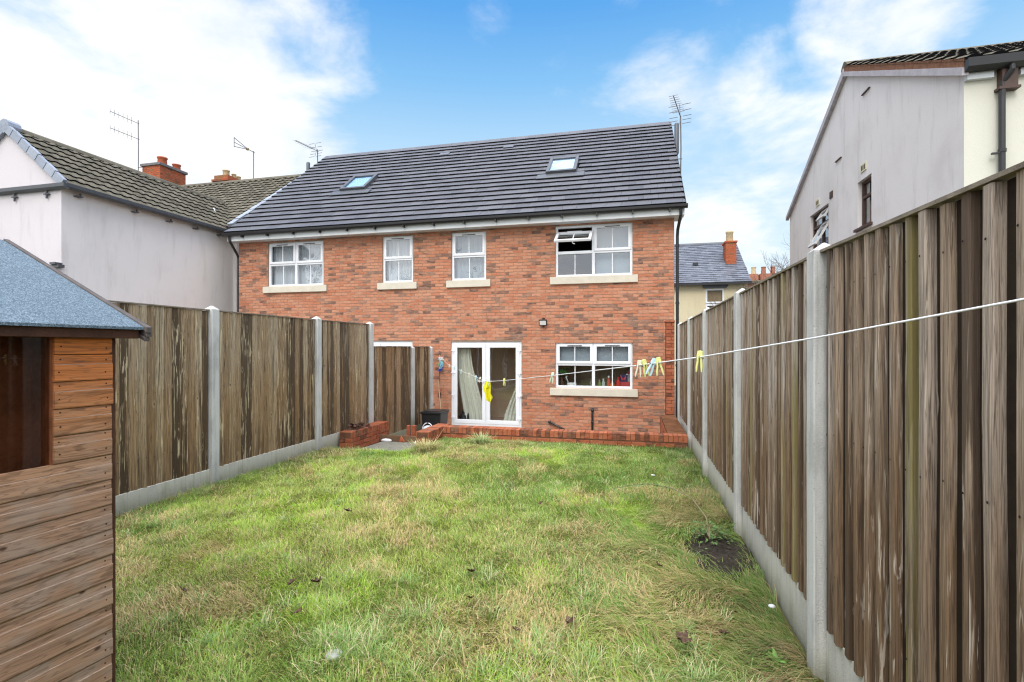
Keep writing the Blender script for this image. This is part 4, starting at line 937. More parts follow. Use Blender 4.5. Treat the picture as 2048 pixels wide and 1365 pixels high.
# paving by the steps, plank, rubble
for k, (x, lab) in enumerate(((-4.30, 'grey paving slab at the foot of the short wall by the weathered fence'), (-3.86, 'grey paving slab beside the short return wall'))):
    s_ = MB(); s_.box(-.215, -.42, -.04, .215, .42, .0); o = s_.build('paving_slab', M['slab'], bevel=.008); o.location = (x + .0, 8.03, -.095); o.rotation_euler = (0, 0, R(-4)); tag(o, lab, 'slab', 'paving slabs by the patio gap')
s_ = MB(); s_.box(-.5, -.02, -.35, .5, .02, .0); o = s_.build('timber_edging', flat('damp_plank', (.16, .095, .055), .8, .2, .3, 12, .002), bevel=.004); o.location = (-4.08, 8.52, .01); tag(o, 'brown plank on edge across the gap between the brick walls', 'plank')
def loose_brick(x, y, z, rz, label, tall=False):
    b = MB(); s = (.107, .051, .0325); b.box(-s[0], -s[1], 0, s[0], s[1], .065) if not tall else b.box(-.0325, -.05, 0, .0325, .05, .19)
    o = b.build('loose_brick', M['brick2'], bevel=.006); o.location = (x, y, z); o.rotation_euler = (0, 0, rz); return tag(o, label, 'brick', 'loose bricks by the patio gap')
st = MB(); st.box(-4.34, 8.95, -.45, -3.98, 9.15, -.20); tag(st.build('concrete_block', M['slab'], bevel=.01), 'grey concrete block under the loose bricks by the low fence', 'block')
loose_brick(-4.16, 9.03, -.2, .1, 'lowest loose brick on the concrete block'); loose_brick(-4.20, 9.04, -.134, -.15, 'loose brown brick laid flat on another brick'); loose_brick(-4.23, 9.0, -.068, .3, 'pale loose brick on end, topmost of its pile', True); loose_brick(-4.13, 9.03, -.068, .1, 'loose brick on end beside the concrete fence post', True); loose_brick(-3.92, 8.72, -.14, .6, 'loose brick end beside the return wall')
b = MB(); b.lathe([(.02, 0), (.10, .004), (.11, .02), (.07, .035), (.02, .04)], (0, 0, 0), 12); o = b.build('litter', patchy('white_litter', (.74, .75, .78), .4, .4, .1), smooth=True); o.scale = (1., .5, 1.3); o.location = (-4.40, 8.43, -.093); tag(o, 'flat white piece of litter by the planter wall corner', 'litter', 'white litter')
for (x, y, z, s_, l) in ((-3.73, 8.40, -.093, 1.0, 'crumpled white litter by the return wall'), (.218, 6.249, .09, .26, 'tiny white scrap lying on the lawn near the brick wall'), (.79, 3.26, .08, .26, 'white scrap in the grass against the concrete board')):
    c = o.copy(); c.data = o.data; col.objects.link(c); c.location = (x, y, z); c.rotation_euler = (0, .2, 1.1 * s_ + x); c.scale = (s_, s_ * .7, s_ * 1.6); c['label'] = l
b = MB(); b.prism([(0, 0, 0), (.1, 0, 0), (.03, 0, .10)], (0, .03, 0)); o = b.build('brick_shard', M['terracotta']); o.location = (-4.16, 8.46, -.09); tag(o, 'small orange shard leaning on the plank in the gap', 'shard')
# black storage box, bucket, broom, brush
t = thing('storage_box', 'black lidded plastic storage box against the house by the low fence', 'box', (-4.42, 10.75, -.45))
b = MB(); b.hexa([(-4.60, 10.56, -.45), (-4.22, 10.56, -.45), (-4.22, 10.98, -.45), (-4.60, 10.98, -.45), (-4.64, 10.52, .14), (-4.18, 10.52, .14), (-4.18, 11.02, .14), (-4.64, 11.02, .14)]); b.build('body', M['black'], t, bevel=.015)
b = MB(); b.box(-4.655, 10.5, .14, -4.165, 11.035, .19); b.box(-4.6, 10.56, .19, -4.22, 10.98, .205); b.build('lid', M['black'], t, bevel=.01)
t = thing('bucket', 'blue bucket with a white handle behind the return wall', 'bucket', (-4.17, 9.8, -.40))
b = MB(); b.lathe([(.085, 0), (.115, .30), (.125, .30), (.125, .32), (.108, .32), (.08, .02)], (-4.17, 9.8, -.40), 20); b.build('body', patchy('blue_plastic', (.05, .13, .52), .4, .4), t, smooth=True)
b = MB(); b.lathe([(.09, .0), (.11, .01), (.1, .06), (.04, .09)], (-4.17, 9.8, -.09), 14); b.build('cloth', patchy('pale_cloth', (.55, .60, .66)), t, smooth=True)
b = MB(); b.tube([(-4.17 + .118 * math.cos(a), 9.8 - .02, -.09 + .15 * math.sin(a)) for a in [k * math.pi / 12 for k in range(13)]], .009, 8); b.build('handle', patchy('white_handle', (.75, .76, .78)), t, smooth=True)
t = thing('broom', 'thin broom handle leaning on the brick wall by the black box', 'broom', (-4.41, 11.2, -.45))
b = MB(); b.tube([(-4.66, 11.62, .82), (-4.6, 11.5, .55), (-4.41, 11.2, -.15), (-4.36, 11.12, -.38)], .012, 8); b.build('handle', patchy('pale_wood', (.42, .30, .19)), t)
b = MB(); b.box(-4.46, 11.03, -.45, -4.24, 11.16, -.36); b.build('head', M['black'], t)
# ------------------------------------------------------------------ washing line
LP = [(-4.745, 11.87, 1.47), (-4.60, 11.5, 1.42), (-3.68, 9.7, 1.275), (-2.73, 7.82, 1.235), (-2.1, 6.56, 1.222), (-1.69, 5.75, 1.215), (-1.27, 4.92, 1.285), (-.554, 3.49, 1.42), (.03, 2.33, 1.535), (.23, 1.93, 1.578), (.464, 1.47, 1.638), (.664, 1.07, 1.696), (.82, .84, 1.735)]
def line_at(y):
    for (a, b_) in zip(LP, LP[1:]):
        if a[1] >= y >= b_[1]: return Vector(a).lerp(Vector(b_), (a[1] - y) / (a[1] - b_[1]))
ln = MB(); ln.tube(LP, .0024, 8)
tag(ln.build('washing_line', NM('line_cord').princ((.80, .81, .84), .45, .4), smooth=True, loc=LP[0]), 'white washing line strung from the house wall across the lawn', 'washing line')
t = thing('wall_hook', 'small metal hook on the brick wall holding the washing line', 'hook', (-4.745, 11.88, 1.47))
b = MB(); b.tube([(-4.745, 11.9, 1.50), (-4.745, 11.85, 1.50), (-4.745, 11.83, 1.475), (-4.745, 11.85, 1.455), (-4.745, 11.87, 1.465)], .007, 8); b.build('hook', M['metal'], t, smooth=True)
b = MB(); b.box(-4.765, 11.875, 1.46, -4.725, 11.893, 1.54); b.build('plate', M['metal'], t)
M['peg_y'] = patchy('yellow_peg', (.74, .74, .28), .4, .4, .06); M['peg_b'] = patchy('pale_blue_peg', (.50, .70, .78), .4, .4, .06); M['peg_g'] = patchy('pale_green_peg', (.58, .74, .58), .4, .4, .06); M['peg_w'] = patchy('cream_peg', (.74, .70, .55), .4, .4, .06)
def peg(label, y, mname, rz, tilt=0., open_=.10):
    open_ *= .7
    p = line_at(y); t = thing('clothes_peg', label, 'peg', p, 'pegs on the washing line')
    for sg in (-1, 1):
        b = MB(); pf = [(-.0015, .030), (.0085, .028), (.0105, .012), (.0085, -.006), (.009, -.03), (.0055, -.048), (.0015, -.048), (.0015, -.01), (.0025, .004), (-.0005, .012)]
        pts = []
        for (a, c) in pf:
            ang = open_ * (1 if c < .0 else 0); x = sg * (a + (max(0, -c) * open_ * 1.6)); pts.append((p.x + x, p.y - .005, p.z + c - .006))
        b.prism(pts if sg > 0 else pts[::-1], (0, .010, 0)); b.build('jaw', M[mname], t, bevel=.0012)
    b = MB(); b.tube([(p.x - .013, p.y, p.z - .004), (p.x + .013, p.y, p.z - .004)], .0035, 8); b.build('spring', M['metal'], t)
    t.rotation_euler = (0, tilt, rz); return t
peg('yellow peg on the line in front of the second fence post gap, nearest the viewer', 1.93, 'peg_y', -.35, .05)
peg('pale yellow peg hooked close beside a blue peg against the brick wall', 2.19, 'peg_y', -.2, -.12, .18)
peg('pale blue peg tilted beside its yellow neighbour', 2.235, 'peg_b', .35, .40, .12)
peg('yellow peg next to the pale yellow twin, right of the kitchen window', 2.30, 'peg_y', .5, -.22, .12)
peg('cream peg paired with the yellow peg beside the kitchen window', 2.345, 'peg_w', -.25, .1, .14)
peg('pale green peg at the corner of the kitchen window', 3.49, 'peg_g', -.3, .15, .16)
peg('single yellow peg in front of the dark french door pane', 4.92, 'peg_y', -.2, .02, .12)
peg('cream peg tilted just beside the white door stile', 6.23, 'peg_w', .2, .35, .14)
peg('pale blue peg hanging next to the tilted cream peg', 6.50, 'peg_b', -.1, -.2, .1)
peg('faint pale peg in front of the cream curtain centre', 7.1, 'peg_w', .2, .2, .14)
peg('pale blue-white peg farther along in front of the curtain edge', 7.9, 'peg_b', .0, .05, .1)
peg('pale blue peg over the white door frame', 8.75, 'peg_b', .0, .05, .1)
peg('white peg hanging at the end of the blue pegs by the wall', 9.55, 'peg_w', .0, -.1, .14)
cl = MB(); ck = line_at(5.745)
def clP(a, b_):
    wd = .035 + .085 * math.sin(min(1., b_ * 1.25 + .12) * 2.2) * (1 - .55 * b_); sway = -.02 * math.sin(b_ * 3.0)
    x = (a - .5) * wd + sway + (.03 * b_); y = .028 * math.sin(a * 9 + b_ * 4) * (.3 + b_) ; z = -.25 * b_ * (1 - .30 * abs(a - .62) * 2) - .06 * (1 - a) * b_
    if b_ < .3: z -= .07 * (1 - a) * (b_ / .3) * .6
    return ck + Vector((x, y, z + .004))
cl.grid(clP, 22, 26)
tag(cl.build('cleaning_cloth', patchy('yellow_cloth', (.74, .68, .03), .85, .1, .15, 50), smooth=True, loc=ck), 'crumpled bright yellow cloth hanging from the washing line', 'cloth')
peg('white peg gripping the yellow cloth', 5.745, 'peg_g', -.1, 0., .1)
def hanging(label, p, mts, w_, h_):
    t = thing('peg_bag', label, 'bag', p, 'cloths hung at the house end of the line')
    for k, (z0, z1, mt) in enumerate(mts):
        c = MB(); c.grid(lambda a, b_: Vector(p) + Vector(((a - .5) * w_ * (1 + .25 * math.sin(b_ * 4)) + .02 * math.sin(b_ * 5), .03 * math.sin(a * 8 + k), -(z0 + (z1 - z0) * b_) * h_ - .03 * abs(a - .5))), 12, 8); c.build('fabric', mt, t, smooth=True)
hanging('green and blue cloth bag hanging under the wall hook', (-4.70, 11.80, 1.40), [(0, .2, patchy('white_fabric', (.66, .7, .72))), (.2, .62, patchy('green_fabric', (.22, .50, .20))), (.62, 1., patchy('blue_fabric', (.04, .10, .50)))], .09, .36)
hanging('small pale blue cloth clipped to the line beside the door frame', (-4.44, 11.2, 1.37), [(0, .25, patchy('white_fabric_b', (.66, .7, .72))), (.25, 1., patchy('sky_fabric', (.25, .52, .68)))], .07, .24)
t = thing('line_cord', 'dark cord hanging down the brick wall to a black cleat', 'cord', (-4.745, 11.87, .4))
b = MB(); b.tube([(-4.74, 11.86, 1.06), (-4.745, 11.875, .8), (-4.735, 11.875, .52)], .007, 6); b.build('cord', patchy('dark_cord', (.12, .06, .09)), t)
b = MB(); b.lathe([(.008, 0), (.03, .03), (.03, .13), (.01, .18)], (-4.735, 11.865, .36), 10); b.build('cleat', M['black'], t)

# ------------------------------------------------------------------ shed
SA = R(5.8); C0 = Vector((-2.316, 1.806, 0)); sd = Vector((math.sin(SA), math.cos(SA), 0)); sn = Vector((math.cos(SA), -math.sin(SA), 0))
def SP(n_, t_, z): return C0 + sn * n_ + sd * t_ + Vector((0, 0, z))
shed = thing('garden_shed', 'wooden shed with orange-brown cladding and grey felt roof in the corner of the lawn', 'shed', SP(-1, -1, 0))
def sbox(mb, n0, n1, t0, t1, z0, z1, m=0): mb.hexa([SP(n0, t0, z0), SP(n1, t0, z0), SP(n1, t1, z0), SP(n0, t1, z0), SP(n0, t0, z1), SP(n1, t0, z1), SP(n1, t1, z1), SP(n0, t1, z1)], m)
SLN = 2.1; WT0, WT1, WZ0, WZ1 = -.95, -.224, 1.09, 1.655
c = MB(); pit = .1135; zt = 1.69
k = 0
while True:
    z1 = 1.695 - k * pit; z0 = z1 - pit
    if z1 < .02: break
    segs = [(-SLN, -.002)]
    if z0 < WZ1 and z0 >= WZ0 - .02: segs = [(-SLN, WT0), (WT1, -.002)]
    for (t0, t1) in segs:
        jt = random.uniform(-.003, .003); dn = random.uniform(-.001, .002)
        prof = [(-.012, z0 + .0), (.012 + dn, z0 + .003), (.014 + dn, z0 + .008), (.014 + dn, z0 + .072), (.0128 + dn, z0 + .0738), (.0102, z0 + .0745), (.0095, z1), (-.012, z1)]
        i = len(c.v); n_ = len(prof)
        for t in (t0, t1 + jt):
            for (a, z) in prof: c.v.append(tuple(SP(a, t, z)))
        for j in range(n_): 
            c.f.append((i + j, i + n_ + j, i + n_ + (j + 1) % n_, i + (j + 1) % n_)); c.m.append({3: 1, 4: 1, 0: 2}.get(j, 0))
        c.f.append(tuple(i + n_ + j for j in range(n_))); c.m.append(0); c.f.append(tuple(i + j for j in range(n_ - 1, -1, -1))); c.m.append(0)
    k += 1
c.build('cladding', [M['shed'], flat('edge_highlight_strip', (.33, .235, .17), .7, .3, .25, 30), M['shed_dark']], shed)  # separate strip stands in for the highlight line along each board edge
# single board under the window
nl = MB(); k = 0
while 1.695 - (k + 1) * pit > .02:
    z0 = 1.695 - (k + 1) * pit
    for t in ([-.028, -.205] if z0 >= WZ0 - .02 else [-.03]):
        for dz in (.035, .098): 
            q = SP(.0142 if dz < .07 else .0096, t + random.uniform(-.004, .004), z0 + dz + random.uniform(-.008, .008)); nl.tube([q - sn * .004, q + sn * .0012], .0033, 8)
    k += 1
nl.build('nail', flat('rusty_nail', (.03, .018, .014), .7, .3), shed)
b = MB(); sbox(b, -.05, .002, .001, .018, .0, 1.69); b.build('corner_trim', M['shed_dark'], shed)
b = MB(); sbox(b, -2.0, -.06, -.02, .0, 0, 1.69); sbox(b, -2.02, -2.0, -SLN, .0, 0, 1.69); sbox(b, -2.0, -.013, -SLN - .02, -SLN, 0, 1.69)
b.face([SP(-.02, .0, 1.69), SP(-2., .0, 1.69), SP(-1.01, .0, 2.15)]); b.face([SP(-.02, -SLN, 1.69), SP(-2., -SLN, 1.69), SP(-1.01, -SLN, 2.15)]); b.build('back_wall', M['shed_dark'], shed)
F = MB()
sbox(F, -.03, .001, WT1 - .008, WT1 + .0, WZ0, WZ1 + .03); sbox(F, -.055, -.006, WT0, WT0 + .03, WZ0, WZ1 + .03); sbox(F, -.055, -.004, WT0 + .03, WT1 - .03, WZ0 - .012, WZ0 + .012); sbox(F, -.055, -.006, WT0 + .03, WT1 - .03, WZ1, WZ1 + .03)
wf = F.build('window', M['shed_trim'], shed)
p = MB(); p.face([SP(-.008, WT0 + .01, WZ0), SP(-.008, WT1 - .004, WZ0), SP(-.008, WT1 - .004, WZ1 + .01), SP(-.008, WT0 + .01, WZ1 + .01)]); p.build('pane', glass('perspex', .025, (.72, .64, .56), 5.5, 0), wf)
p = MB(); sbox(p, -.17, -.16, WT0 - .1, WT1 + .06, 1.0, 1.70); sbox(p, -.16, -.05, WT1 + .01, WT1 + .03, 1.0, 1.70); sbox(p, -.16, -.05, WT0 - .1, WT1 + .01, 1.04, 1.06); p.build('lining', flat('shed_lining', (.17, .07, .038), .7, .2, .45, 5), shed)
b = MB(); T0, T1 = -SLN - .1, .10; rA, rB = Vector((.06, 0, 1.715)), Vector((-1.01, 0, 2.195))
def roofp(n_, t_, h=0): return SP(n_, t_, 1.715 + (2.195 - 1.715) * (.06 - n_) / 1.07 + h)
b.hexa([roofp(.075, T0, -.012), roofp(.075, T1, -.012), roofp(-1.01, T1, -.012), roofp(-1.01, T0, -.012), roofp(.075, T0), roofp(.075, T1), roofp(-1.01, T1), roofp(-1.01, T0)])
rz = lambda n_, t_, h=0: SP(-2.02 - n_, t_, 1.715 + .48 * (.06 - n_) / 1.07 + h)
b.hexa([rz(.075, T0, -.012), rz(.075, T1, -.012), rz(-1.01, T1, -.012), rz(-1.01, T0, -.012), rz(.075, T0), rz(.075, T1), rz(-1.01, T1), rz(-1.01, T0)])
ro = b.build('roof', M['felt'], shed)
b = MB(); sbox(b, .028, .055, T0 + .02, T1 - .012, 1.655, 1.708); b.build('fascia', M['shed_dark'], shed, bevel=.003)
b = MB()
for q, dz, nt in ((0, 0., .0), (1, -.022, .004), (2, -.044, -.003)):
    b.hexa([roofp(.09 - .004 * q, T1 - .004 + nt, -.02 + dz), roofp(.09 - .004 * q, T1 + .022 + nt, -.02 + dz), roofp(-1.01, T1 + .022 + nt, -.02 + dz), roofp(-1.01, T1 - .004 + nt, -.02 + dz),
            roofp(.09 - .004 * q, T1 - .004 + nt, .008 + dz - (.0 if q == 0 else .008)), roofp(.09 - .004 * q, T1 + .022 + nt, .008 + dz - (.0 if q == 0 else .008)), roofp(-1.01, T1 + .022 + nt, .008 + dz - (.0 if q == 0 else .008)), roofp(-1.01, T1 - .004 + nt, .008 + dz - (.0 if q == 0 else .008))])
b.build('barge_board', flat('grey_barge_board', (.10, .085, .08), .7, .3, .3, 18), shed, bevel=.003)

# ------------------------------------------------------------------ lawn grass, leaves, weeds
def grass_mesh(name, base, dirv, length, width, colr, bend, flat_=None):
    n = len(base); d = dirv; side = np.stack([-d[:, 1], d[:, 0], np.zeros(n)], 1)
    side /= np.linalg.norm(side, axis=1, keepdims=True) + 1e-9
    ts = [0., .4, .75, 1.]; ws = [1., .85, .55, 0.]; V = []
    lean = d.copy(); lean[:, 2] = 0
    up = np.zeros((n, 3)); up[:, 2] = 1
    for t, w_ in zip(ts, ws):
        c = base + length[:, None] * (up * (t * np.cos(bend * t * .9))[:, None] + lean * (t * np.sin(bend * (.25 + .75 * t)))[:, None])
        c[:, 2] = np.maximum(c[:, 2], base[:, 2] + .002 + .004 * t)
        if w_ > 0: V += [c - side * (width * w_ / 2)[:, None], c + side * (width * w_ / 2)[:, None]]
        else: V.append(c)
    k = len(V); verts = np.stack(V, 1).reshape(-1, 3)
    o = (np.arange(n) * k)[:, None]
    quads = np.concatenate([o + np.array([[0, 1, 3, 2]]), o + np.array([[2, 3, 5, 4]])], 0)
    tris = o + np.array([[4, 5, 6]])
    me = bpy.data.meshes.new(name); me.vertices.add(len(verts)); me.vertices.foreach_set('co', verts.astype(np.float32).ravel())
    nl_ = quads.size + tris.size; me.loops.add(nl_); me.loops.foreach_set('vertex_index', np.concatenate([quads.ravel(), tris.ravel()]).astype(np.int32))
    npoly = len(quads) + len(tris); me.polygons.add(npoly)
    st = np.concatenate([np.arange(len(quads)) * 4, len(quads) * 4 + np.arange(len(tris)) * 3]); me.polygons.foreach_set('loop_start', st.astype(np.int32))
    me.polygons.foreach_set('use_smooth', np.ones(npoly, bool))
    me.update(calc_edges=True)
    ca = me.color_attributes.new('tint', 'FLOAT_COLOR', 'POINT')
    cc = np.ones((n, k, 4), np.float32); cc[:, :, :3] = colr[:, None, :]
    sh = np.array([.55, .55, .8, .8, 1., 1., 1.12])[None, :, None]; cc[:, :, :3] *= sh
    ca.data.foreach_set('color', cc.ravel())
    ob = bpy.data.objects.new(name, me); col.objects.link(ob); return ob
gm = NM('grass_blade'); at = gm.n('ShaderNodeAttribute', attribute_name='tint').outputs['Color']
df = gm.n('ShaderNodeBsdfDiffuse', {'Color': at}); tl = gm.n('ShaderNodeBsdfTranslucent', {'Color': at}); gl_ = gm.n('ShaderNodeBsdfGlossy', {'Color': (.5, .52, .5, 1), 'Roughness': .5})
mx = gm.n('ShaderNodeMixShader', {0: .33, 1: df.outputs[0], 2: tl.outputs[0]}); mx = gm.n('ShaderNodeMixShader', {0: .05, 1: mx.outputs[0], 2: gl_.outputs[0]})
M['blade'] = gm.out(mx.outputs[0])
rs = np.random.RandomState(3)
def inside(x, y):
    ok = (x > -4.79) & (x < .875) & (y < 8.49) & (y > .3)
    ok &= ~((x < -3.32) & (x > -3.58) & (y > 7.84)); ok &= ~((x < -4.56) & (y > 7.52)); ok &= ~((x < -3.56) & (y > 7.66 + .08 * np.sin(x * 9)))
    # shed footprint
    rx, ry = x - C0.x, y - C0.y; a = rx * sn.x + ry * sn.y; b_ = rx * sd.x + ry * sd.y
    ok &= ~((a < .02) & (a > -2.1) & (b_ < .02))
    so = ((x - .69) / .26) ** 2 + ((y - 4.20) / .42) ** 2 + (fbm(x * 7, y * 7, 40, 3) - .5) * 2.2
    ok &= ~(so < .30 + .85 * rs.rand(*np.shape(x)) ** 1.6)
    ok &= ~(((x + 1.496) ** 2 + (y - 2.302) ** 2) < .042 ** 2)
    return ok
N = 420000
u = rs.rand(int(N * 2.3)); yy = .45 + (8.5 - .45) * u ** 1.55; xx = -4.8 + 5.68 * rs.rand(len(yy))
th = R(13.6); fw = -math.sin(th) * xx + math.cos(th) * yy; rt = math.cos(th) * xx + math.sin(th) * yy
vis = (fw > .3) & (np.abs(rt) < fw * 1.12 + .3) & (fw > 1.95)
ok = vis & inside(xx, yy); xx, yy, fw = xx[ok][:N], yy[ok][:N], fw[ok][:N]
n = len(xx); print('blades', n)
f1 = fbm(xx * 1.1 + 5, yy * 1.1 + 5, 11, 4); f2 = fbm(xx * 3.1 + 2, yy * 3.1 + 7, 21, 4); f3 = fbm(xx * .55 + 12, yy * .55 + 3, 31, 3); f4 = fbm(xx * 6.5, yy * 6.5, 51, 3)
dry = sstep(f2 * .55 + f1 * .45, .50, .62)
# strawy areas as in the photo: along the right fence, centre right, near edge
def spot(cx, cy, rx, ry): return np.exp(-(((xx - cx) / rx) ** 2 + ((yy - cy) / ry) ** 2))
dry = np.clip(dry * .8 + .75 * spot(.25, 3.3, .55, .9) + .5 * spot(-.55, 4.0, .7, .6) + .35 * spot(-2.9, 3.2, .8, 1.2) + .3 * spot(-2.2, 5.2, 1.2, .7) - .35 * spot(-1.2, 5.6, 1., .7) - .3 * spot(-1.6, 2.9, .6, .5), 0, 1)
shade = sstep(xx, .15, .85) * .75 + sstep(-xx, 4.1, 4.8) * .75 + .5 * sstep(yy, 7.9, 8.5)  # darker lush grass by fences and wall, contact shade mixed into its colour
comb = np.clip(sstep(xx, -.5, .3) * (yy < 5.2) + .25, 0, 1)     # long lying grass
pick = rs.rand(n)
straw = pick < (.13 + .65 * dry)
g1 = np.array([.25, .44, .09]); g2_ = np.array([.48, .575, .11]); g3 = np.array([.13, .22, .07]); s1 = np.array([.86, .71, .37]); s2 = np.array([.66, .47, .21]); lime = np.array([.50, .72, .09])
mixv = np.clip(f3 * 1.8 - .4 + rs.normal(0, .22, n), 0, 1)[:, None]
cg = g1 * (1 - mixv) + g2_ * mixv
lm = (sstep(fbm(xx * 1.7 + 40, yy * 1.7, 61, 3), .58, .70) * .8)[:, None]; cg = cg * (1 - lm) + lime * lm
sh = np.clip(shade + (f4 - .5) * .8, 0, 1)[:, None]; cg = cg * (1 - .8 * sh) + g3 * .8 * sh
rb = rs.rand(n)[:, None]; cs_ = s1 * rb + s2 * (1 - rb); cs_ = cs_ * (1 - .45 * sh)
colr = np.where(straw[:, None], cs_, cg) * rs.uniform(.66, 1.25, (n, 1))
ang = fbm(xx * 2.1 + 3, yy * 2.1 + 8, 71, 3) * 13 + rs.normal(0, 1.1, n)
ca_ = 3.0 + (fbm(xx * 2.3, yy * 2.3, 81, 3) - .5) * 4.6 + rs.normal(0, .35, n)
ang = np.where(rs.rand(n) < comb, ca_, ang)
L_ = rs.gamma(4, .0078, n) * (1 + 1.4 * (f2 - .5)) + .014; L_ = np.where(rs.rand(n) < comb * .6 * (xx > -.4), L_ * 1.9, L_); L_ = np.where(rs.rand(n) < .05, L_ * 1.8, L_); L_ *= (1 - .25 * sstep(yy, 6, 8))
bend = np.clip(rs.normal(.75, .35, n) + .75 * comb * (xx > -.4) + .3 * straw, .1, 1.65)
wd = rs.uniform(.0016, .0034, n) + .0004 * fw
base = np.stack([xx, yy, lawn_h(xx, yy) - .004], 1); dirv = np.stack([np.cos(ang), np.sin(ang), np.zeros(n)], 1)
# coarse bright tufts in the turf
tb = []; TU = [(-1.2, 2.75), (-.95, 2.45), (-.55, 2.55), (-.25, 2.4), (.1, 2.45), (.35, 2.55), (-1.75, 2.7), (-2.05, 2.45), (-1.35, 2.4), (-.8, 2.9), (-1.5, 3.15), (-1.9, 3.1), (-.35, 2.75), (.3, 2.75), (-2.2, 2.25), (-1.0, 3.35), (.0, 2.6), (-.7, 2.35), (.5, 2.5), (-1.6, 2.4), (-.5, 2.3), (.2, 2.3), (-2.05, 2.7)]
for k in range(16):
    TU.insert(23, (rs.uniform(-1.5, .55), rs.uniform(2.2, 2.75)))
for k in range(170):
    TU.append((rs.uniform(-4.5, .7), rs.uniform(2.3, 8.2)))
T = []
for i, (cx, cy) in enumerate(TU):
    if not bool(inside(np.array([cx]), np.array([cy]))[0]): continue
    big = i < 39; m_ = 95 if big else int(rs.uniform(18, 46)); rr_ = np.abs(rs.normal(0, .085 if big else .04, m_)); aa = rs.uniform(0, 6.283, m_)
    bx = cx + rr_ * np.cos(aa); by = cy + rr_ * np.sin(aa); ta = aa + rs.normal(0, 1.0, m_)
    ln_ = rs.uniform(.045, .13, m_) if big else rs.uniform(.05, .11, m_)
    hue = rs.rand(m_, 1); cc_ = np.array([.27, .47, .12]) * hue + np.array([.44, .58, .22]) * (1 - hue)
    if not big and rs.rand() < .35: cc_ = cc_ * .35 + np.array([.36, .30, .15]) * .65
    isd = rs.rand(m_, 1) < .22; cc_ = np.where(isd, np.array([[.80, .69, .42]]), cc_)
    T.append((np.stack([bx, by, lawn_h(bx, by)], 1), np.stack([np.cos(ta), np.sin(ta), 0 * ta], 1), ln_, rs.uniform(.003, .0055, m_), cc_, rs.uniform(.5, 1.35, m_)))
base = np.concatenate([base] + [t[0] for t in T]); dirv = np.concatenate([dirv] + [t[1] for t in T]); L_ = np.concatenate([L_] + [t[2] for t in T]); wd = np.concatenate([wd] + [t[3] for t in T]); colr = np.concatenate([colr] + [t[4] for t in T]); bend = np.concatenate([bend] + [t[5] for t in T])
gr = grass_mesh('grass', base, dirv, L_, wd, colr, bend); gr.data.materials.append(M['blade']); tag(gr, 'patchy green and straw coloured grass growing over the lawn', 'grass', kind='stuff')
# tussocks by the wall
def tussock(label, x, y, c1, c2, r, n_, seed, lmin=.1, lmax=.24):
    q = np.random.RandomState(seed); rr_ = np.abs(q.normal(0, r, n_)); aa = q.uniform(0, 6.283, n_); bx, by = x + rr_ * np.cos(aa), y + rr_ * np.sin(aa) * .7; h = q.rand(n_, 1)
    cc_ = np.array(c1) * h + np.array(c2) * (1 - h); b0 = np.stack([bx, by, lawn_h(bx, by)], 1)
    o = grass_mesh('grass_tussock', b0 - np.array([x, y, 0]), np.stack([np.cos(aa), np.sin(aa), 0 * aa], 1), q.uniform(lmin, lmax, n_), q.uniform(.006, .011, n_), cc_, q.uniform(.5, 1.5, n_))
    o.location = (x, y, 0); o.data.materials.append(M['blade']); tag(o, label, 'grass tuft', 'grass tussocks by the brick wall')
tussock('straw coloured grass tussock at the end of the return wall', -3.17, 7.42, (.70, .62, .32), (.46, .46, .18), .13, 420, 1)
tussock('pale green grass tussock at the foot of the long brick wall', -2.48, 8.08, (.42, .56, .2), (.55, .6, .3), .08, 300, 2, .1, .26)
# dead stalks by return wall
t = thing('dead_stalk', 'two thin dead stalks leaning at the return wall', 'stalk', (-3.16, 7.6, 0))
for e in ((-3.02, 7.75, .30), (-3.13, 7.78, .2)):
    b = MB(); b.tube([(-3.2, 7.58, -.05), Vector((-3.2, 7.58, -.05)).lerp(Vector(e), .5) + Vector((.01, 0, .02)), e], [.006, .005, .003], 6); b.build('stem', patchy('dead_stalk', (.45, .28, .15)), t)
# dead leaves
M['leaf'] = NM('dead_leaf'); _m = M['leaf']; _p = _m.pos(); _c = _m.ramp(_m.noise(_p, 45, 4), [(.3, (.05, .025, .017)), (.55, (.11, .062, .042)), (.75, (.19, .12, .085))]); M['leaf'] = _m.princ(_c, .7, .25)
def leaf_mesh(seed, lobes):
    q = random.Random(seed); b = MB(); c = b.v; n_ = 30; b.v.append((0, 0, .012))
    for k in range(n_):
        a = 2 * math.pi * k / n_; r = .5 * (.62 + .38 * abs(math.cos(a * lobes / 2)) ** .7) * q.uniform(.88, 1.1); cur = q.uniform(.05, .30)
        b.v.append((r * math.cos(a), r * math.sin(a) * .8, .012 + cur * r + .10 * abs(math.sin(a)) * r))
    for k in range(n_): b.f.append((0, 1 + k, 1 + (k + 1) % n_)); b.m.append(0)
    b.tube([(-.45, 0, .03), (-.8, .05, .01)], .012, 5)
    return b
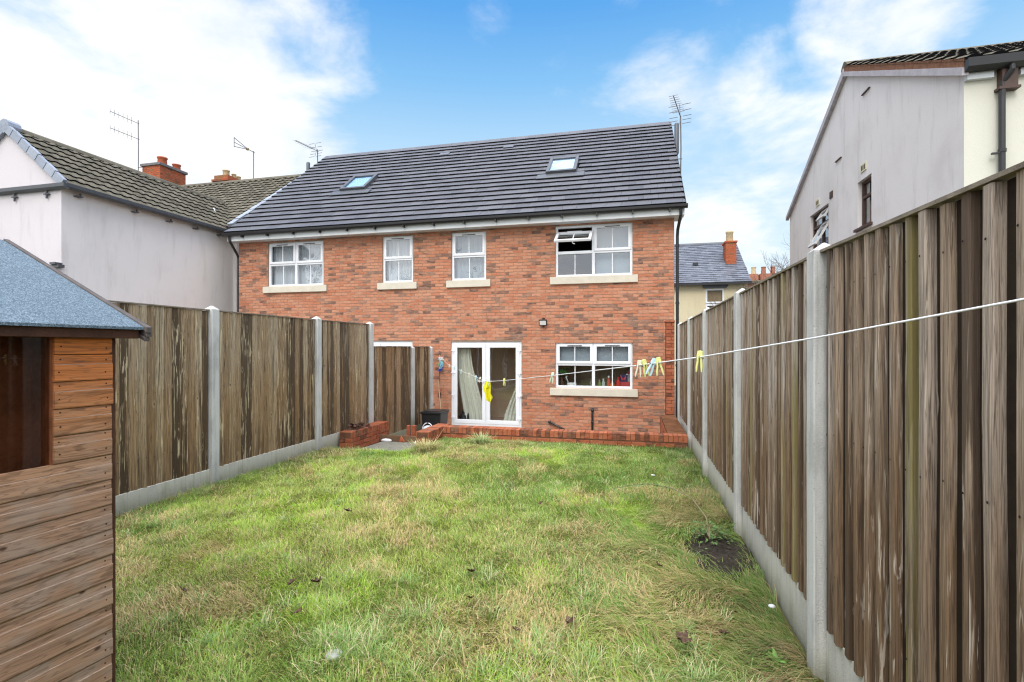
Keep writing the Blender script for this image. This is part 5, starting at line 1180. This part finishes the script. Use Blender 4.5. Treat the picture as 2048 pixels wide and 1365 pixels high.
LV = [(-2.631, 4.27, .085, 'brown dead leaf in the middle of the lawn, darkest of the far ones'), (-2.178, 2.88, .07, 'dark curled dead leaf just left of a rounder grey-brown leaf'), (-2.032, 2.923, .09, 'rounder grey-brown dead leaf beside the dark curled leaf'), (-1.088, 3.312, .085, 'pale pinkish brown dead leaf lying alone in the lawn centre'), (-.979, 2.962, .06, 'narrow upright brown leaf below the pale pinkish leaf'), (-1.9, 2.566, .06, 'brown leaf half hidden in grass above the round drain cover'), (-2.794, 2.63, .055, 'small reddish leaf on the grass nearest the shed'), (-.632, 2.683, .06, 'slim dark leaf lying among coarse tufts near the front'), (-.347, 2.826, .085, 'broad faded leaf tangled in dry straw grass'), (.472, 2.926, .065, 'reddish brown leaf close to the nearest fence post'), (-.901, 4.978, .06, 'tiny dark leaf far up the lawn toward the french doors'), (.251, 2.80, .10, 'large creased brown leaf in the lying straw grass'), (.17, 3.74, .06, 'small tan leaf in the combed straw by the bare soil')]
for i, (x, y, s_, lab) in enumerate(LV):
    b = leaf_mesh(i, random.choice((3, 5, 5))); o = b.build('dead_leaf', M['leaf'], smooth=True); o.location = (x, y, float(lawn_h(np.array(x), np.array(y))) + .062); o.scale = (s_, s_ * .9, s_ * 1.8); o.rotation_euler = (random.uniform(-.35, .35), random.uniform(-.5, .2), random.uniform(0, 6.28)); tag(o, lab, 'leaf', 'dead leaves on the lawn')
lp = MB()
for k in range(70):
    a = Vector((-4.69 + random.gauss(0, .05), 7.95 + random.gauss(0, .14), .225 + abs(random.gauss(0, .035)))); d1 = Vector((random.gauss(0, 1), random.gauss(0, 1), random.gauss(0, .5))).normalized() * random.uniform(.02, .05); d2 = d1.cross(Vector((random.gauss(0, 1), random.gauss(0, 1), random.gauss(0, 1)))).normalized() * d1.length * .7
    lp.face([a - d1, a + d2, a + d1, a - d2])
tag(lp.build('leaf_pile', patchy('wet_leaves', (.085, .04, .028), .6, .3, .5), loc=(-4.69, 7.95, .21)), 'pile of dark dead leaves on the planter wall', 'leaf pile')
# bare soil and rambling plant
so = MB()
def soP(a, b_):
    r = a; w = 2 * math.pi * b_; rr_ = r * (1 + .16 * math.sin(3 * w + 1) + .1 * math.sin(7 * w)); x, y = .67 + .27 * rr_ * math.cos(w), 4.20 + .44 * rr_ * math.sin(w); x = min(x, .878)
    return (x, y, float(lawn_h(np.array(x), np.array(y))) + .012 + .03 * (1 - r * r) + random.uniform(0, .014) * (r < .95) - .03 * (r > .98))
so.grid(soP, 16, 60)
def soilm():
    m = NM('bare_soil'); p = m.pos(); a = m.noise(p, 30, 6, .75); return m.princ(m.ramp(a, [(.3, (.025, .02, .015)), (.55, (.07, .058, .045)), (.8, (.15, .125, .10))]), .95, .1, bump=a, bdist=.03)
tag(so.build('soil', soilm(), smooth=True), kind='structure')
t = thing('rambling_plant', 'leafy sprawling plant with one long trailing stem on bare soil by the fence', 'plant', (.60, 4.42, 0))
st = MB(); tr = [(.60, 4.40, .04), (.60, 4.6, .16), (.52, 4.95, .22), (.36, 5.3, .21), (.15, 5.55, .17), (-.05, 5.55, .14), (-.22, 5.5, .11)]
st.tube(tr, [.006, .006, .005, .005, .004, .003, .002], 6)
for k in range(9):
    a = random.uniform(0, 6.28); st.tube([(.60, 4.38, .03), (.60 + .07 * math.cos(a), 4.38 + .09 * math.sin(a), .10), (.60 + .14 * math.cos(a), 4.38 + .17 * math.sin(a), .12 + random.uniform(-.05, .05))], [.005, .004, .002], 5)
st.build('stem', patchy('cane', (.24, .20, .11)), t)
fo = MB()
def leaf(fo, c, d, l, w_):
    d = Vector(d).normalized(); s_ = d.cross(Vector((0, 0, 1))).normalized() if abs(d.z) < .95 else Vector((1, 0, 0)); up = s_.cross(d); c = Vector(c)
    fo.face([c, c + d * l * .35 + s_ * w_ + up * .006, c + d * l * .7 + s_ * w_ * .7 + up * .004, c + d * l, c + d * l * .7 - s_ * w_ * .7 + up * .004, c + d * l * .35 - s_ * w_ + up * .006])
for k in range(130):
    a = random.uniform(0, 6.28); r = abs(random.gauss(.07, .06)); leaf(fo, (.60 + r * math.cos(a), 4.40 + 1.25 * r * math.sin(a), .04 + random.uniform(0, .11)), (math.cos(a + random.gauss(0, .7)), math.sin(a + random.gauss(0, .7)), random.uniform(-.4, .5)), random.uniform(.03, .06), random.uniform(.008, .014))
for k in range(64):
    f = random.uniform(.42, 1); i = int(f * 5.99); p_ = Vector(tr[i]).lerp(Vector(tr[min(6, i + 1)]), f * 6 - int(f * 6) if i < 6 else 0); a = random.uniform(0, 6.28); leaf(fo, p_, (math.cos(a), math.sin(a), random.uniform(-.6, .2)), random.uniform(.025, .05), .010)
fo.build('foliage', patchy('weed_leaf', (.11, .19, .055), .55, .35, .4, 30), t)
w_ = MB()
for k in range(10):
    a = random.uniform(0, 6.28); leaf(w_, (.70, 2.80, .02), (math.cos(a), math.sin(a), random.uniform(.1, .7)), random.uniform(.04, .08), random.uniform(.008, .015))
tag(w_.build('broadleaf_weed', patchy('fresh_leaf', (.17, .32, .07), .5, .35, .25, 30), loc=(.70, 2.80, 0)), 'small bright green broad-leaved weed by the nearest fence post', 'weed')
# drain cover
t = thing('drain_cover', 'round grey perforated drain cover half sunk in the grass', 'drain cover', (-1.496, 2.302, .02))
b = MB(); b.lathe([(.040, 0), (.042, .012), (.039, .017), (.024, .0185), (.004, .019)], (-1.496, 2.302, .030), 28); b.build('disc', flat('drain_metal', (.34, .345, .33), .95, .05, .12, 30), t, smooth=True)
b = MB()
for k in range(9):
    a = 2 * math.pi * k / 9; x, y = -1.496 + .028 * math.cos(a), 2.302 + .028 * math.sin(a); b.lathe([(.0028, 0), (.0028, .018), (.0015, .0205)], (x, y, .030), 8)
b.build('stud', patchy('stud_white', (.50, .51, .50)), t)

# ------------------------------------------------------------------ sky, sun, camera
SUN_EL, SUN_AZ = R(42), R(8)
W = bpy.data.worlds.new('World'); sc.world = W; W.use_nodes = True
wn = NM('w', W.node_tree)
dirn = wn.n('ShaderNodeTexCoord').outputs['Generated']; sp = wn.n('ShaderNodeSeparateXYZ', {0: dirn}); zz = sp.outputs[2]
sky = wn.n('ShaderNodeTexSky', sky_type='NISHITA', sun_disc=False, sun_elevation=SUN_EL, sun_rotation=math.pi + SUN_AZ)
nis = wn.vscale(sky.outputs[0], (.10, .10, .10))
grad = wn.ramp(zz, [(0, (.80, .91, 1.)), (.20, (.66, .84, .98)), (.36, (.48, .73, .96)), (.46, (.25, .56, .92)), (.56, (.11, .40, .86)), (.75, (.06, .28, .75)), (1, (.05, .22, .65))])
base_c = wn.mix(.85, nis, grad)
# cloud density: broken fbm plus the large banks where they stand in the sky
den = wn.math('ADD', zz, .22); inv = wn.math('DIVIDE', 1., den)
pv = wn.n('ShaderNodeCombineXYZ', {0: wn.math('MULTIPLY', sp.outputs[0], inv), 1: wn.math('MULTIPLY', sp.outputs[1], inv), 2: wn.math('MULTIPLY', zz, 1.3)}).outputs[0]
nz = wn.noise(pv, 2.3, 8, .58, .35); nz2 = wn.noise(wn.vadd(pv, (4.2, 1.7, 0)), 6.5, 6, .6, .2)
def pdir(px, py):
    r, u_ = (px - 1024) / 1010, (697 - py) / 1010; v = Vector((-math.sin(th), math.cos(th), 0)) + Vector((math.cos(th), math.sin(th), 0)) * r + Vector((0, 0, u_)); return v.normalized()
dens = None
BL = [(250, 340, 21, .60), (480, 310, 10, .40), (20, 320, 9, .3), (330, 50, 9, .12), (600, 100, 8, .32), (700, 110, 5, .2), (-300, 250, 26, .5), (1360, 260, 9, .18), (1600, 190, 8, .34), (1480, 330, 9, .24), (1740, 45, 7, .50), (1480, 500, 10, .36), (975, 40, 3, .10)]
for (px, py, rad, amp) in BL:
    d = wn.n('ShaderNodeVectorMath', {0: dirn, 1: tuple(pdir(px, py))}, operation='DOT_PRODUCT').outputs['Value']
    f = wn.math('MULTIPLY', wn.sm(d, math.cos(R(rad * 1.25)), math.cos(R(rad * .2))), amp); dens = f if dens is None else wn.math('MAXIMUM', dens, f)
bk = wn.math('MULTIPLY', wn.sm(sp.outputs[1], .25, -.5), .62); dens = wn.math('MAXIMUM', dens, bk)
hz = wn.math('MULTIPLY', wn.sm(zz, .16, -.02), .35); dens = wn.math('MAXIMUM', dens, hz)
tot = wn.math('ADD', dens, wn.math('ADD', wn.math('MULTIPLY', wn.math('SUBTRACT', nz, .5), 1.15), wn.math('MULTIPLY', wn.math('SUBTRACT', nz2, .5), .42)))
ov = wn.sm(zz, .64, .86); tot = wn.math('ADD', tot, wn.math('MULTIPLY', ov, .35))
cov = wn.sm(tot, .10, .56)
shadec = wn.ramp(wn.noise(wn.vadd(pv, (1, 5, 2)), 3.1, 5, .55), [(.36, (.84, .885, .95)), (.58, (.985, .99, 1.))])
lum = wn.math('ADD', .99, wn.math('ADD', wn.math('MULTIPLY', ov, 3.6), wn.math('MULTIPLY', wn.sm(sp.outputs[1], .1, -.5), .55)))  # unseen cloud overhead and behind the camera brightened as added fill light
shadec = wn.n('ShaderNodeVectorMath', {0: shadec, 3: lum}, operation='SCALE').outputs[0]
colw = wn.mix(cov, base_c, shadec)
lt = wn.n('ShaderNodeBackground', {0: colw, 1: 1.14})
wn.n('ShaderNodeOutputWorld', {0: lt.outputs[0]})
sun = bpy.data.lights.new('sun', 'SUN'); sun.energy = 1.3; sun.angle = R(20); sun.color = (1., .955, .88)
so_ = bpy.data.objects.new('sun', sun); col.objects.link(so_); so_.rotation_euler = (R(90) - SUN_EL, 0, -SUN_AZ)
cam = bpy.data.cameras.new('camera'); cam.sensor_width = 36; cam.lens = 36 * 1010 / 2048; cam.shift_y = 14.5 / 2048; cam.clip_start = .05; cam.clip_end = 2000
co = bpy.data.objects.new('camera', cam); col.objects.link(co); co.location = (0, 0, 1.61); co.rotation_euler = (R(90), 0, R(13.6)); sc.camera = co
sc.view_settings.view_transform = 'Standard'; sc.view_settings.look = 'None'; sc.view_settings.exposure = 0; sc.view_settings.gamma = 1
sc.render.engine = 'CYCLES'; sc.cycles.use_denoising = True; sc.cycles.denoising_prefilter = 'NONE'; sc.cycles.denoising_input_passes = 'RGB_ALBEDO_NORMAL'; sc.cycles.filter_width = 1.2; sc.cycles.use_adaptive_sampling = False; sc.cycles.max_bounces = 8; sc.cycles.transparent_max_bounces = 12; sc.cycles.sample_clamp_indirect = 6
